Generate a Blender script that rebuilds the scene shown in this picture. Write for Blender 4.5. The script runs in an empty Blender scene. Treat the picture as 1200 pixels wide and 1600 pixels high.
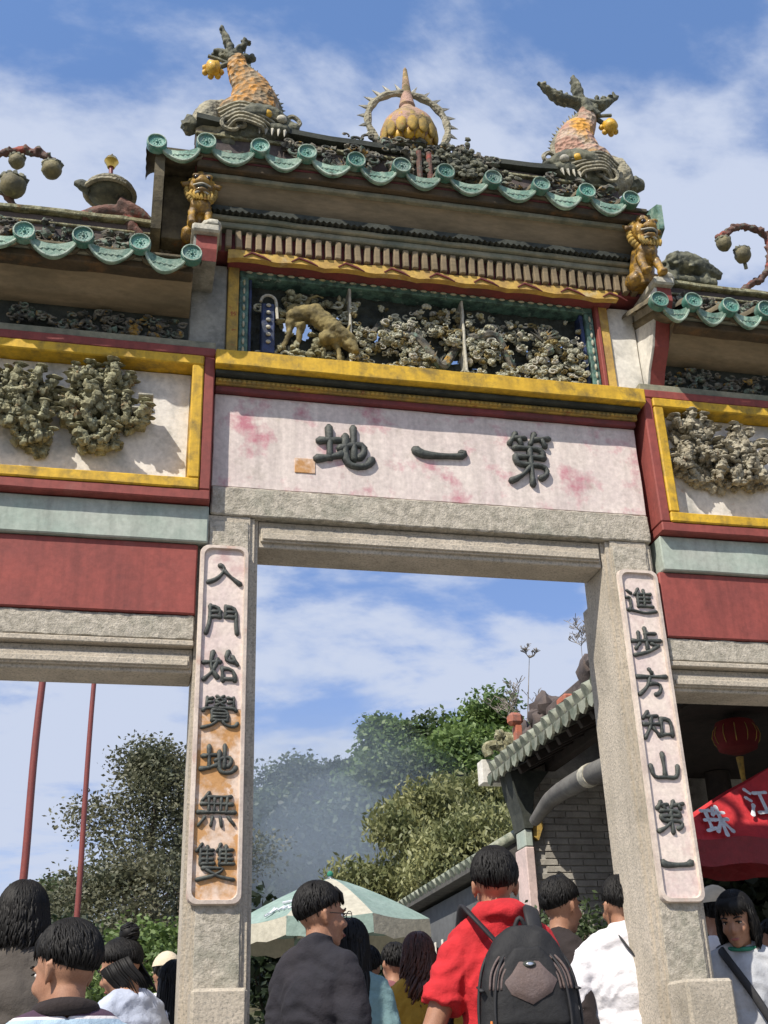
import bpy, bmesh, math, random
import numpy as np
from mathutils import Vector, Matrix, noise
R_ = math.radians
random.seed(7)
rng = np.random.default_rng(7)
sc = bpy.context.scene
COL = sc.collection

# ------------------------------------------------------------------ camera
cam = bpy.data.cameras.new('camera')
cam.sensor_fit = 'VERTICAL'; cam.sensor_height = 24.0
cam.lens = 24.0 * 1787.0 / 1600.0
cam.clip_start = 0.05; cam.clip_end = 2000
camo = bpy.data.objects.new('camera', cam); COL.objects.link(camo)
camo.matrix_world = Matrix(((0.97632, -0.0657, -0.20613, 0.0), (-0.21383, -0.43775, -0.8733, -4.8),
                            (-0.03285, 0.89669, -0.44143, 1.45), (0, 0, 0, 1)))
sc.camera = camo
sc.view_settings.view_transform = 'Standard'; sc.view_settings.look = 'None'
sc.view_settings.exposure = 0.35; sc.view_settings.gamma = 1.0
sc.view_settings.use_curve_mapping = False

# ------------------------------------------------------------------ sun and sky
SUN_FROM = Vector((-1.1, -1.0, 1.65)).normalized()
sun = bpy.data.lights.new('sun', 'SUN'); sun.energy = 4.7; sun.angle = R_(0.5); sun.color = (1.0, 0.93, 0.82)
suno = bpy.data.objects.new('sun', sun); COL.objects.link(suno)
suno.rotation_euler = SUN_FROM.to_track_quat('Z', 'Y').to_euler()
world = bpy.data.worlds.new('World'); sc.world = world; world.use_nodes = True
nt = world.node_tree; nt.nodes.clear()
def N(t, **k):
    n = nt.nodes.new(t)
    for a, b in k.items(): setattr(n, a, b)
    return n
sky = N('ShaderNodeTexSky', sky_type='NISHITA', sun_disc=False)
sky.sun_elevation = math.asin(SUN_FROM.z)
sky.sun_rotation = math.atan2(SUN_FROM.x, SUN_FROM.y)
sky.air_density = 1.0; sky.dust_density = 0.7; sky.ozone_density = 2.0
tc = N('ShaderNodeTexCoord'); sep = N('ShaderNodeSeparateXYZ')
nt.links.new(tc.outputs['Generated'], sep.inputs[0])
def M(op, a, b=None, clamp=False):
    n = N('ShaderNodeMath', operation=op); n.use_clamp = clamp
    for i, v in enumerate((a, b)):
        if v is None: continue
        if isinstance(v, (int, float)): n.inputs[i].default_value = v
        else: nt.links.new(v, n.inputs[i])
    return n.outputs[0]
zz = M('ADD', M('MAXIMUM', sep.outputs[2], 0.0), 0.22)
cmb = N('ShaderNodeCombineXYZ')
nt.links.new(M('DIVIDE', sep.outputs[0], zz), cmb.inputs[0]); nt.links.new(M('DIVIDE', sep.outputs[1], zz), cmb.inputs[1])
mp = N('ShaderNodeMapping'); mp.inputs['Location'].default_value = (3.1, 1.7, 0.4); mp.inputs['Rotation'].default_value = (0, 0, R_(28)); mp.inputs['Scale'].default_value = (1.0, 1.35, 1)
nt.links.new(cmb.outputs[0], mp.inputs[0])
n1 = N('ShaderNodeTexNoise'); n1.inputs['Scale'].default_value = 2.3; n1.inputs['Detail'].default_value = 9; n1.inputs['Roughness'].default_value = 0.56; n1.inputs['Distortion'].default_value = 0.25
nt.links.new(mp.outputs[0], n1.inputs['Vector'])
n2 = N('ShaderNodeTexNoise'); n2.inputs['Scale'].default_value = 7.0; n2.inputs['Detail'].default_value = 6; n2.inputs['Roughness'].default_value = 0.6
nt.links.new(mp.outputs[0], n2.inputs['Vector'])
low = N('ShaderNodeMapRange'); low.inputs[1].default_value = 0.55; low.inputs[2].default_value = 0.12; low.inputs[3].default_value = 0.0; low.inputs[4].default_value = 0.17
nt.links.new(sep.outputs[2], low.inputs[0])
s = M('ADD', M('ADD', n1.outputs[0], M('MULTIPLY', M('SUBTRACT', n2.outputs[0], 0.5), 0.34)), low.outputs[0])
cr = N('ShaderNodeMapRange'); cr.interpolation_type = 'SMOOTHSTEP'
cr.inputs[1].default_value = 0.43; cr.inputs[2].default_value = 0.62; cr.inputs[3].default_value = 0.0; cr.inputs[4].default_value = 1.0
nt.links.new(s, cr.inputs[0])
mixn = N('ShaderNodeMixRGB'); mixn.inputs[2].default_value = (3.35, 3.75, 4.7, 1)
nt.links.new(cr.outputs[0], mixn.inputs[0])
tint = N('ShaderNodeMixRGB', blend_type='MULTIPLY'); tint.inputs[0].default_value = 1; tint.inputs[2].default_value = (1.1, 1.22, 1.38, 1)
tsel = N('ShaderNodeMixRGB'); tsel.inputs[1].default_value = (1.1, 1.22, 1.38, 1); tsel.inputs[2].default_value = (0.80, 0.74, 0.86, 1)
tr_ = N('ShaderNodeMapRange'); tr_.inputs[1].default_value = 0.75; tr_.inputs[2].default_value = 0.2; nt.links.new(sep.outputs[2], tr_.inputs[0]); nt.links.new(tr_.outputs[0], tsel.inputs[0]); nt.links.new(tsel.outputs[0], tint.inputs[2])
nt.links.new(sky.outputs[0], tint.inputs[1]); nt.links.new(tint.outputs[0], mixn.inputs[1])
bg = N('ShaderNodeBackground'); bg.inputs[1].default_value = 0.14
out = N('ShaderNodeOutputWorld')
nt.links.new(mixn.outputs[0], bg.inputs[0]); nt.links.new(bg.outputs[0], out.inputs[0])

# ------------------------------------------------------------------ materials
def mat(name, c1, c2=None, scale=6.0, thr=(0.4, 0.65), rough=0.8, bump=0.15, bscale=60.0, c3=None, s3=2.0, t3=(0.6, 0.66), metal=0.0, stretch=None, vary=0.0, voro=0.0, bdist=0.01, coat=0.0, dirt=None, streak=0.0):
    m = bpy.data.materials.new(name); m.use_nodes = True
    t = m.node_tree; b = t.nodes['Principled BSDF']; L = t.links.new
    b.inputs['Roughness'].default_value = rough; b.inputs['Metallic'].default_value = metal
    b.inputs['Coat Weight'].default_value = coat
    g = t.nodes.new('ShaderNodeNewGeometry'); src = g.outputs['Position']
    if stretch:
        q = t.nodes.new('ShaderNodeMapping'); q.inputs['Scale'].default_value = stretch; L(src, q.inputs[0]); src = q.outputs[0]
    def nz(sc_, det=5, ro=0.6):
        n = t.nodes.new('ShaderNodeTexNoise'); n.inputs['Scale'].default_value = sc_; n.inputs['Detail'].default_value = det; n.inputs['Roughness'].default_value = ro
        L(src, n.inputs['Vector']); return n.outputs[0]
    def rng_(v, lo, hi, a=0.0, b_=1.0):
        r = t.nodes.new('ShaderNodeMapRange'); r.inputs[1].default_value = lo; r.inputs[2].default_value = hi; r.inputs[3].default_value = a; r.inputs[4].default_value = b_
        L(v, r.inputs[0]); return r.outputs[0]
    def mix(f, A, B, bt='MIX'):
        n = t.nodes.new('ShaderNodeMixRGB'); n.blend_type = bt
        if isinstance(f, float): n.inputs[0].default_value = f
        else: L(f, n.inputs[0])
        for i, v in ((1, A), (2, B)):
            if isinstance(v, tuple): n.inputs[i].default_value = (*v, 1)
            else: L(v, n.inputs[i])
        return n.outputs[0]
    c2 = c2 or tuple(x * 0.75 for x in c1)
    col = mix(rng_(nz(scale), *thr), c1, c2)
    fine = rng_(nz(bscale * 1.3, 3), 0.3, 0.7, 0.86, 1.12)
    cmbn = t.nodes.new('ShaderNodeCombineColor')
    for i in range(3): L(fine, cmbn.inputs[i])
    col = mix(1.0, col, cmbn.outputs[0], 'MULTIPLY')
    if c3: col = mix(rng_(nz(s3, 6, 0.65), *t3), col, c3)
    if dirt: col = mix(rng_(nz(dirt[1], 8, 0.7), dirt[2], dirt[3], 0, dirt[4]), col, dirt[0])
    if streak:
        q2 = t.nodes.new('ShaderNodeMapping'); q2.inputs['Scale'].default_value = (16, 16, 1.3); L(g.outputs['Position'], q2.inputs[0])
        n2_ = t.nodes.new('ShaderNodeTexNoise'); n2_.inputs['Scale'].default_value = 1.0; n2_.inputs['Detail'].default_value = 6; n2_.inputs['Roughness'].default_value = .65; L(q2.outputs[0], n2_.inputs['Vector'])
        v2 = rng_(n2_.outputs[0], 0.42, 0.72, 1.0, 1.0 - streak); c2_ = t.nodes.new('ShaderNodeCombineColor')
        for i in range(3): L(v2, c2_.inputs[i])
        col = mix(1.0, col, c2_.outputs[0], 'MULTIPLY')
    if vary:
        oi = t.nodes.new('ShaderNodeObjectInfo'); v = rng_(oi.outputs['Random'], 0, 1, 1 - vary, 1 + vary)
        cc = t.nodes.new('ShaderNodeCombineColor')
        for i in range(3): L(v, cc.inputs[i])
        col = mix(1.0, col, cc.outputs[0], 'MULTIPLY')
    L(col, b.inputs['Base Color'])
    if bump:
        bn = t.nodes.new('ShaderNodeBump'); bn.inputs['Strength'].default_value = bump; bn.inputs['Distance'].default_value = bdist
        h = nz(bscale, 6, 0.7)
        if voro:
            vv = t.nodes.new('ShaderNodeTexVoronoi'); vv.inputs['Scale'].default_value = voro; L(src, vv.inputs['Vector']); h = vv.outputs['Distance']
        L(h, bn.inputs['Height']); L(bn.outputs[0], b.inputs['Normal'])
    return m
GRIME = (0.045, 0.045, 0.03)
X = {}
X['granite'] = mat('granite', (0.55, 0.48, 0.385), (0.40, 0.35, 0.27), 3, (0.35, 0.7), 0.9, 0.55, 70, bdist=0.01, streak=.12, c3=(0.27, 0.25, 0.21), s3=95, t3=(0.50, 0.66), dirt=(GRIME, 2.2, 0.5, 0.75, 0.45))
X['rough'] = mat('rough_granite', (0.52, 0.47, 0.385), (0.33, 0.30, 0.24), 30, (0.4, 0.62), 0.95, 0.9, 75, bdist=0.012, dirt=((0.16, 0.19, 0.14), 3, 0.5, 0.7, 0.5))
X['plaster'] = mat('painted_plaster', (0.71, 0.62, 0.56), (0.58, 0.49, 0.46), 4, (0.35, 0.7), 0.85, 0.2, 30, c3=(0.50, 0.20, 0.24), s3=5.0, t3=(0.52, 0.68), streak=.22, dirt=((0.30, 0.26, 0.2), 7, 0.55, 0.75, 0.5))
X['board'] = mat('couplet_plaster', (0.72, 0.62, 0.54), (0.60, 0.48, 0.46), 5, (0.35, 0.7), 0.85, 0.2, 40, c3=(0.52, 0.36, 0.34), s3=6, t3=(0.56, 0.7), dirt=((0.30, 0.26, 0.2), 9, 0.55, 0.78, 0.45))
X['board_stain'] = mat('ochre_stained_plaster', (0.66, 0.52, 0.42), (0.46, 0.24, 0.09), 7, (0.42, 0.56), 0.85, 0.2, 40, c3=(0.50, 0.27, 0.11), s3=9, t3=(0.55, 0.6))
X['frame_plaster'] = mat('frame_plaster', (0.62, 0.53, 0.45), (0.46, 0.38, 0.33), 8, (0.4, 0.65), 0.9, 0.25, 50, c3=(0.46, 0.27, 0.2), s3=6, t3=(0.6, 0.75))
X['white_plaster'] = mat('white_plaster', (0.70, 0.67, 0.60), (0.52, 0.50, 0.45), 6, (0.4, 0.7), 0.9, 0.2, 30, dirt=((0.14, 0.13, 0.1), 5, 0.52, 0.72, 0.7))
X['panel_plaster'] = mat('panel_plaster', (0.68, 0.64, 0.58), (0.42, 0.42, 0.40), 3.5, (0.5, 0.62), 0.9, 0.3, 30, c3=(0.5, 0.27, 0.15), s3=4.2, t3=(0.62, 0.7), dirt=((0.22, 0.22, 0.19), 6, 0.5, 0.7, 0.55))
X['grey_plaster'] = mat('shaded_weathered_plaster', (0.34, 0.33, 0.29), (0.2, 0.2, 0.18), 6, (0.4, 0.65), 0.95, 0.4, 30, dirt=(GRIME, 4, 0.5, 0.65, 0.6))  # its grey also carries the shade of the left pilaster and corbel
X['yellow'] = mat('yellow_paint', (0.66, 0.40, 0.018), (0.52, 0.31, 0.02), 5, (0.4, 0.7), 0.65, 0.15, 30, dirt=((0.12, 0.09, 0.03), 11, 0.48, 0.70, 0.8), streak=.35)
X['darkboard'] = mat('dark_eave_board', (0.10, 0.07, 0.04), (0.05, 0.04, 0.025), 6, (0.4, 0.65), 0.95, 0.4, 40, c3=(0.19, 0.10, 0.04), s3=5, t3=(0.55, 0.7))  # dark brown with lighter brown blotches, for the strip under the eave tiles
X['ochre'] = mat('aged_ochre_paint', (0.47, 0.30, 0.06), (0.25, 0.18, 0.06), 12, (0.4, 0.6), 0.85, 0.4, 40, c3=(0.3, 0.08, 0.03), s3=14, t3=(0.6, 0.66))
X['red'] = mat('red_paint', (0.27, 0.058, 0.045), (0.21, 0.048, 0.04), 4, (0.4, 0.7), 0.75, 0.15, 30, c3=(0.31, 0.10, 0.08), s3=5, t3=(0.6, 0.8), dirt=((0.1, 0.03, 0.03), 12, 0.58, 0.75, 0.5), streak=.3)
X['darkred'] = mat('dark_red_paint', (0.19, 0.04, 0.04), (0.12, 0.035, 0.035), 8, (0.4, 0.65), 0.8, 0.2, 40)
X['sage'] = mat('sage_plaster', (0.36, 0.41, 0.35), (0.42, 0.43, 0.38), 3, (0.4, 0.7), 0.9, 0.15, 30, dirt=((0.24, 0.34, 0.29), 2.5, 0.45, 0.7, 0.5), streak=.25)
X['tile'] = mat('green_glazed_tile', (0.065, 0.20, 0.155), (0.20, 0.30, 0.25), 14, (0.48, 0.66), 0.45, 0.5, 60, c3=(0.05, 0.06, 0.04), s3=10, t3=(0.58, 0.72), vary=0.28, coat=0.15)
X['rim'] = mat('pale_tile_glaze', (0.34, 0.42, 0.34), (0.13, 0.21, 0.16), 18, (0.42, 0.6), 0.5, 0.4, 60, c3=(0.07, 0.07, 0.05), s3=12, t3=(0.6, 0.72), vary=0.2)
X['drip'] = mat('pale_green_drip_glaze', (0.28, 0.39, 0.30), (0.10, 0.22, 0.17), 12, (0.42, 0.6), 0.6, 0.5, 60, c3=(0.06, 0.07, 0.045), s3=12, t3=(0.56, 0.7), vary=0.28)
X['clay'] = mat('weathered_clay', (0.17, 0.14, 0.085), (0.07, 0.06, 0.04), 10, (0.4, 0.65), 0.95, 0.5, 40, c3=(0.3, 0.12, 0.04), s3=9, t3=(0.62, 0.72))
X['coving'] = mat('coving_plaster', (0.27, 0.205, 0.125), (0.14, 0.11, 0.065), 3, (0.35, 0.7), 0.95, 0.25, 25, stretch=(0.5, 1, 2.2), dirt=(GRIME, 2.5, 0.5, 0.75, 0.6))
X['moulding'] = mat('moulding_plaster', (0.29, 0.27, 0.19), (0.15, 0.15, 0.11), 8, (0.4, 0.65), 0.95, 0.4, 40, dirt=((0.08, 0.12, 0.09), 3, 0.45, 0.7, 0.6))
X['dark'] = mat('near_black_stone', (0.05, 0.055, 0.045), (0.025, 0.03, 0.026), 10, (0.4, 0.65), 0.95, 0.4, 40)  # near black; also puts recess shade into the relief and frieze grounds
X['mossy'] = mat('mossy_relief', (0.27, 0.25, 0.145), (0.11, 0.105, 0.06), 22, (0.42, 0.6), 0.95, 0.9, 70, c3=(0.22, 0.12, 0.05), s3=16, t3=(0.6, 0.7), dirt=((0.42, 0.42, 0.28), 28, 0.5, 0.62, 0.8))
X['rockery_pale'] = mat('pale_rockery', (0.36, 0.32, 0.23), (0.15, 0.13, 0.09), 22, (0.42, 0.6), 0.95, 0.9, 70, c3=(0.24, 0.15, 0.09), s3=16, t3=(0.6, 0.7), dirt=((0.46, 0.43, 0.33), 28, 0.5, 0.62, 0.8))
X['relief_multi'] = mat('painted_relief', (0.20, 0.18, 0.14), (0.05, 0.05, 0.045), 20, (0.42, 0.58), 0.9, 0.8, 70, c3=(0.34, 0.20, 0.04), s3=15, t3=(0.58, 0.64), dirt=((0.15, 0.22, 0.17), 18, 0.52, 0.6, 0.8))
X['relief_cloud'] = mat('cloud_relief_glaze', (0.42, 0.41, 0.31), (0.15, 0.17, 0.12), 24, (0.5, 0.66), 0.8, 0.6, 60, c3=(0.42, 0.38, 0.18), s3=16, t3=(0.58, 0.66))
X['relief_green'] = mat('green_relief_glaze', (0.10, 0.20, 0.16), (0.035, 0.07, 0.06), 20, (0.42, 0.6), 0.7, 0.5, 60, c3=(0.3, 0.38, 0.32), s3=22, t3=(0.6, 0.68))
X['relief_blue'] = mat('blue_relief_glaze', (0.03, 0.05, 0.14), (0.02, 0.03, 0.06), 20, (0.42, 0.6), 0.6, 0.5, 60)
X['beast'] = mat('tawny_relief_glaze', (0.24, 0.19, 0.075), (0.10, 0.08, 0.035), 18, (0.42, 0.62), 0.9, 0.4, 60)
X['scale'] = mat('fish_scale_glaze', (0.36, 0.25, 0.14), (0.46, 0.20, 0.02), 6, (0.44, 0.54), 0.8, 1.0, 60, voro=30, bdist=0.02, c3=(0.46, 0.40, 0.30), s3=6, t3=(0.56, 0.64), dirt=((0.09, 0.085, 0.055), 11, 0.42, 0.62, 0.85))
X['scale2'] = mat('pink_scale_glaze', (0.36, 0.20, 0.14), (0.42, 0.35, 0.26), 8, (0.46, 0.6), 0.8, 1.0, 60, voro=30, bdist=0.02, c3=(0.55, 0.26, 0.03), s3=4, t3=(0.50, 0.60), dirt=((0.12, 0.1, 0.07), 12, 0.52, 0.66, 0.75))
X['olive'] = mat('olive_glaze', (0.13, 0.13, 0.085), (0.055, 0.06, 0.045), 14, (0.42, 0.62), 0.75, 0.6, 50, c3=(0.30, 0.28, 0.18), s3=12, t3=(0.58, 0.7))
X['greyfish'] = mat('grey_glaze', (0.32, 0.29, 0.2), (0.16, 0.15, 0.11), 12, (0.42, 0.62), 0.85, 0.7, 60, voro=50, c3=(0.48, 0.45, 0.35), s3=11, t3=(0.6, 0.7))
X['gold'] = mat('yellow_glaze', (0.62, 0.36, 0.02), (0.36, 0.2, 0.02), 16, (0.45, 0.62), 0.5, 0.4, 50, c3=(0.12, 0.09, 0.03), s3=14, t3=(0.58, 0.68), coat=0.2)
X['liongold'] = mat('lion_glaze', (0.34, 0.19, 0.02), (0.15, 0.085, 0.02), 20, (0.43, 0.58), 0.5, 0.6, 50, c3=(0.07, 0.05, 0.03), s3=17, t3=(0.56, 0.66), coat=0.2)
X['bone'] = mat('bone_glaze', (0.48, 0.45, 0.36), (0.3, 0.29, 0.24), 20, (0.45, 0.62), 0.7, 0.4, 60)
X['lotus'] = mat('lotus_glaze', (0.40, 0.25, 0.19), (0.34, 0.24, 0.09), 8, (0.45, 0.6), 0.85, 0.8, 60, c3=(0.16, 0.12, 0.05), s3=12, t3=(0.5, 0.62))
X['branch'] = mat('branch_glaze', (0.16, 0.08, 0.06), (0.08, 0.055, 0.045), 20, (0.42, 0.62), 0.9, 0.7, 60, c3=(0.28, 0.07, 0.05), s3=10, t3=(0.56, 0.64), dirt=((0.12, 0.2, 0.15), 14, 0.56, 0.66, 0.7))
X['fruit'] = mat('fruit_glaze', (0.20, 0.17, 0.08), (0.10, 0.09, 0.05), 14, (0.42, 0.62), 0.7, 0.6, 50, c3=(0.28, 0.26, 0.12), s3=8, t3=(0.55, 0.68))
X['ink'] = mat('charcoal_paint', (0.055, 0.062, 0.055), (0.028, 0.032, 0.03), 20, (0.4, 0.65), 0.6, 0.5, 60, dirt=((0.13, 0.14, 0.11), 30, 0.52, 0.68, 0.6))
X['ribbon'] = mat('ribbon_plaster', (0.55, 0.36, 0.08), (0.34, 0.21, 0.07), 9, (0.42, 0.62), 0.85, 0.3, 40, c3=(0.5, 0.4, 0.22), s3=7, t3=(0.56, 0.66))
X['pole'] = mat('pole_paint', (0.20, 0.045, 0.035), (0.16, 0.04, 0.035), 5, (0.4, 0.7), 0.45, 0.05, 30)
X['brass'] = mat('gilt', (0.75, 0.5, 0.12), None, 5, (0.4, 0.7), 0.25, 0.0, metal=1.0)
X['slate'] = mat('old_roof_tile', (0.10, 0.095, 0.085), (0.05, 0.048, 0.045), 10, (0.4, 0.65), 0.9, 0.4, 40)
X['eavetile'] = mat('eave_tile_glaze', (0.25, 0.26, 0.20), (0.10, 0.12, 0.085), 9, (0.42, 0.62), 0.7, 0.3, 30, vary=0.25)
X['wood'] = mat('dark_wood', (0.035, 0.026, 0.022), (0.02, 0.016, 0.014), 12, (0.4, 0.65), 0.8, 0.3, 40)
X['beam'] = mat('grey_beam', (0.15, 0.145, 0.13), (0.09, 0.085, 0.08), 6, (0.4, 0.65), 0.85, 0.3, 30)
X['brick'] = mat('grey_brick', (0.40, 0.375, 0.33), (0.28, 0.26, 0.225), 5, (0.4, 0.65), 0.95, 0.4, 40, vary=0.16)
X['mortar'] = mat('mortar', (0.46, 0.44, 0.40), None, 10, (0.4, 0.65), 0.95, 0.3, 40)
X['pinkpost'] = mat('pink_plaster', (0.60, 0.46, 0.42), (0.48, 0.38, 0.35), 4, (0.4, 0.65), 0.9, 0.2, 30)
X['greywall'] = mat('grey_wall_plaster', (0.12, 0.125, 0.13), (0.08, 0.085, 0.09), 1.5, (0.4, 0.65), 0.95, 0.2, 10)
X['paving'] = mat('paving_stone', (0.26, 0.245, 0.22), (0.19, 0.18, 0.16), 2, (0.4, 0.65), 0.9, 0.4, 30, vary=0.1)
X['earth'] = mat('earth', (0.10, 0.085, 0.055), (0.055, 0.07, 0.03), 0.3, (0.4, 0.6), 1.0, 0.5, 4)
X['bark'] = mat('bark', (0.12, 0.095, 0.07), (0.06, 0.05, 0.04), 6, (0.4, 0.65), 0.95, 0.5, 20, stretch=(1, 1, 0.2))
X['bark2'] = mat('pale_bark', (0.26, 0.23, 0.19), (0.12, 0.1, 0.08), 6, (0.4, 0.65), 0.95, 0.5, 20)
def leafmat(name, c1, c2, sc_=0.7):
    m = mat(name, c1, c2, sc_, (0.38, 0.62), 0.55, 0, vary=0.1)
    t = m.node_tree; b = t.nodes['Principled BSDF']; o = [n for n in t.nodes if n.type == 'OUTPUT_MATERIAL'][0]
    tr = t.nodes.new('ShaderNodeBsdfTranslucent'); mx = t.nodes.new('ShaderNodeMixShader'); mx.inputs[0].default_value = 0.3
    src = b.inputs['Base Color'].links[0].from_socket
    t.links.new(src, tr.inputs[0]); t.links.new(b.outputs[0], mx.inputs[1]); t.links.new(tr.outputs[0], mx.inputs[2]); t.links.new(mx.outputs[0], o.inputs[0])
    return m
X['leaf_bright'] = leafmat('bright_leaves', (0.15, 0.22, 0.06), (0.07, 0.12, 0.035))
X['leaf_mid'] = leafmat('mid_leaves', (0.09, 0.125, 0.045), (0.05, 0.075, 0.03))
X['leaf_yellow'] = leafmat('yellowish_leaves', (0.30, 0.30, 0.125), (0.13, 0.15, 0.055), 1.6)
X['leaf_brown'] = leafmat('brownish_leaves', (0.16, 0.155, 0.09), (0.09, 0.10, 0.055), 0.9)
X['leaf_dark'] = leafmat('dark_leaves', (0.03, 0.05, 0.02), (0.02, 0.03, 0.012))
X['skin'] = mat('skin', (0.34, 0.175, 0.105), (0.30, 0.145, 0.085), 20, (0.4, 0.6), 0.62, 0.15, 200, bdist=0.002)
X['hair'] = mat('black_hair', (0.006, 0.0055, 0.0055), (0.009, 0.008, 0.0075), 40, (0.4, 0.6), 0.6, 0.25, 200, stretch=(1, 1, 0.15), bdist=0.004)
X['hair'].node_tree.nodes['Principled BSDF'].inputs['Specular IOR Level'].default_value = 0.28
X['hair_red'] = mat('reddish_hair', (0.11, 0.032, 0.018), (0.05, 0.018, 0.012), 40, (0.4, 0.6), 0.45, 0.4, 200, stretch=(1, 1, 0.15))
X['eyewhite'] = mat('eye_white', (0.7, 0.68, 0.65), rough=0.3, bump=0)
X['iris'] = mat('iris', (0.015, 0.01, 0.008), rough=0.2, bump=0)
X['lips'] = mat('lips', (0.36, 0.12, 0.10), rough=0.45, bump=0)
def cloth(name, c, c2=None, rough=0.9):
    return mat(name, c, c2 or tuple(x * 0.85 for x in c), 3.0, (0.35, 0.65), rough, 0.5, 14, bdist=0.02)
X['jeans'] = cloth('denim', (0.03, 0.04, 0.07)); X['shoe'] = mat('shoe_leather', (0.03, 0.025, 0.02), rough=0.5)
X['c_red'] = cloth('red_cotton', (0.50, 0.016, 0.022), (0.44, 0.014, 0.019))
X['c_navy'] = cloth('navy_cotton', (0.011, 0.011, 0.017), (0.02, 0.017, 0.022)); X['c_brown'] = cloth('brown_cotton', (0.075, 0.063, 0.052))
X['c_dbrown'] = cloth('dark_brown_cotton', (0.02, 0.013, 0.012)); X['c_white'] = cloth('white_cotton', (0.74, 0.72, 0.74))
X['c_teal'] = cloth('pale_teal_cotton', (0.17, 0.28, 0.29)); X['c_mustard'] = cloth('mustard_cotton', (0.40, 0.22, 0.02))
X['c_ltblue'] = cloth('pale_blue_cotton', (0.42, 0.46, 0.56)); X['c_pink'] = cloth('dusty_pink_cotton', (0.22, 0.08, 0.09))
X['c_grey'] = cloth('light_grey_cotton', (0.42, 0.43, 0.45)); X['c_dark'] = cloth('black_cotton', (0.018, 0.018, 0.02)); X['c_cap'] = cloth('cream_cotton', (0.62, 0.52, 0.38))
X['nylon'] = mat('black_nylon', (0.006, 0.006, 0.007), (0.010, 0.010, 0.011), 12, (0.4, 0.6), 0.75, 0.5, 60, bdist=0.006)
X['nylon_grey'] = mat('taupe_nylon', (0.11, 0.075, 0.065), (0.11, 0.08, 0.075), 12, (0.4, 0.6), 0.7, 0.4, 120)
X['strap'] = mat('black_strap', (0.015, 0.015, 0.017), rough=0.7)
X['metal'] = mat('metal', (0.6, 0.6, 0.6), rough=0.3, bump=0, metal=1.0)
X['orange'] = mat('orange_pull', (0.5, 0.15, 0.03), rough=0.6, bump=0)
X['can_green'] = cloth('faded_green_canvas', (0.19, 0.27, 0.23), (0.25, 0.33, 0.29)); X['can_white'] = cloth('cream_canvas', (0.46, 0.43, 0.34)); X['can_under'] = cloth('green_valance', (0.03, 0.2, 0.13))
X['can_red'] = cloth('red_canvas', (0.55, 0.03, 0.035), (0.42, 0.02, 0.03), 0.6)
X['can_dred'] = cloth('dark_red_canvas', (0.26, 0.012, 0.018), (0.2, 0.01, 0.015), 0.6)
X['print'] = mat('white_print', (0.68, 0.70, 0.76), rough=0.7, bump=0.1)
X['lantern'] = cloth('lantern_silk', (0.16, 0.012, 0.012)); X['orangepot'] = mat('orange_clay', (0.42, 0.13, 0.07), (0.2, 0.1, 0.08), 9)
X['ridgemat'] = mat('ridge_stone', (0.11, 0.085, 0.075), (0.06, 0.05, 0.05), 5, (0.4, 0.65), 0.95, 0.6, 30)
def stripes():
    m = X['c_ltblue'].copy(); m.name = 'striped_cotton'; t = m.node_tree; b = t.nodes['Principled BSDF']
    g = t.nodes.new('ShaderNodeNewGeometry'); sp = t.nodes.new('ShaderNodeSeparateXYZ'); t.links.new(g.outputs['Position'], sp.inputs[0])
    mr = t.nodes.new('ShaderNodeMapRange'); mr.inputs[1].default_value = 1.0; mr.inputs[2].default_value = 1.9
    t.links.new(sp.outputs[2], mr.inputs[0]); r = t.nodes.new('ShaderNodeValToRGB'); r.color_ramp.interpolation = 'CONSTANT'
    Z = lambda z: (z - 1.0) / 0.9
    W = (0.66, 0.62, 0.62, 1); Pp = (0.06, 0.03, 0.055, 1); B = (0.36, 0.48, 0.58, 1)
    e = r.color_ramp.elements; e[0].position = 0; e[0].color = B; e[1].position = Z(1.606); e[1].color = W
    for p, c_ in ((1.614, Pp), (1.648, W)):
        q = e.new(Z(p)); q.color = c_
    t.links.new(mr.outputs[0], r.inputs[0]); t.links.new(r.outputs[0], b.inputs['Base Color']); return m
X['c_stripe'] = stripes()

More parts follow.
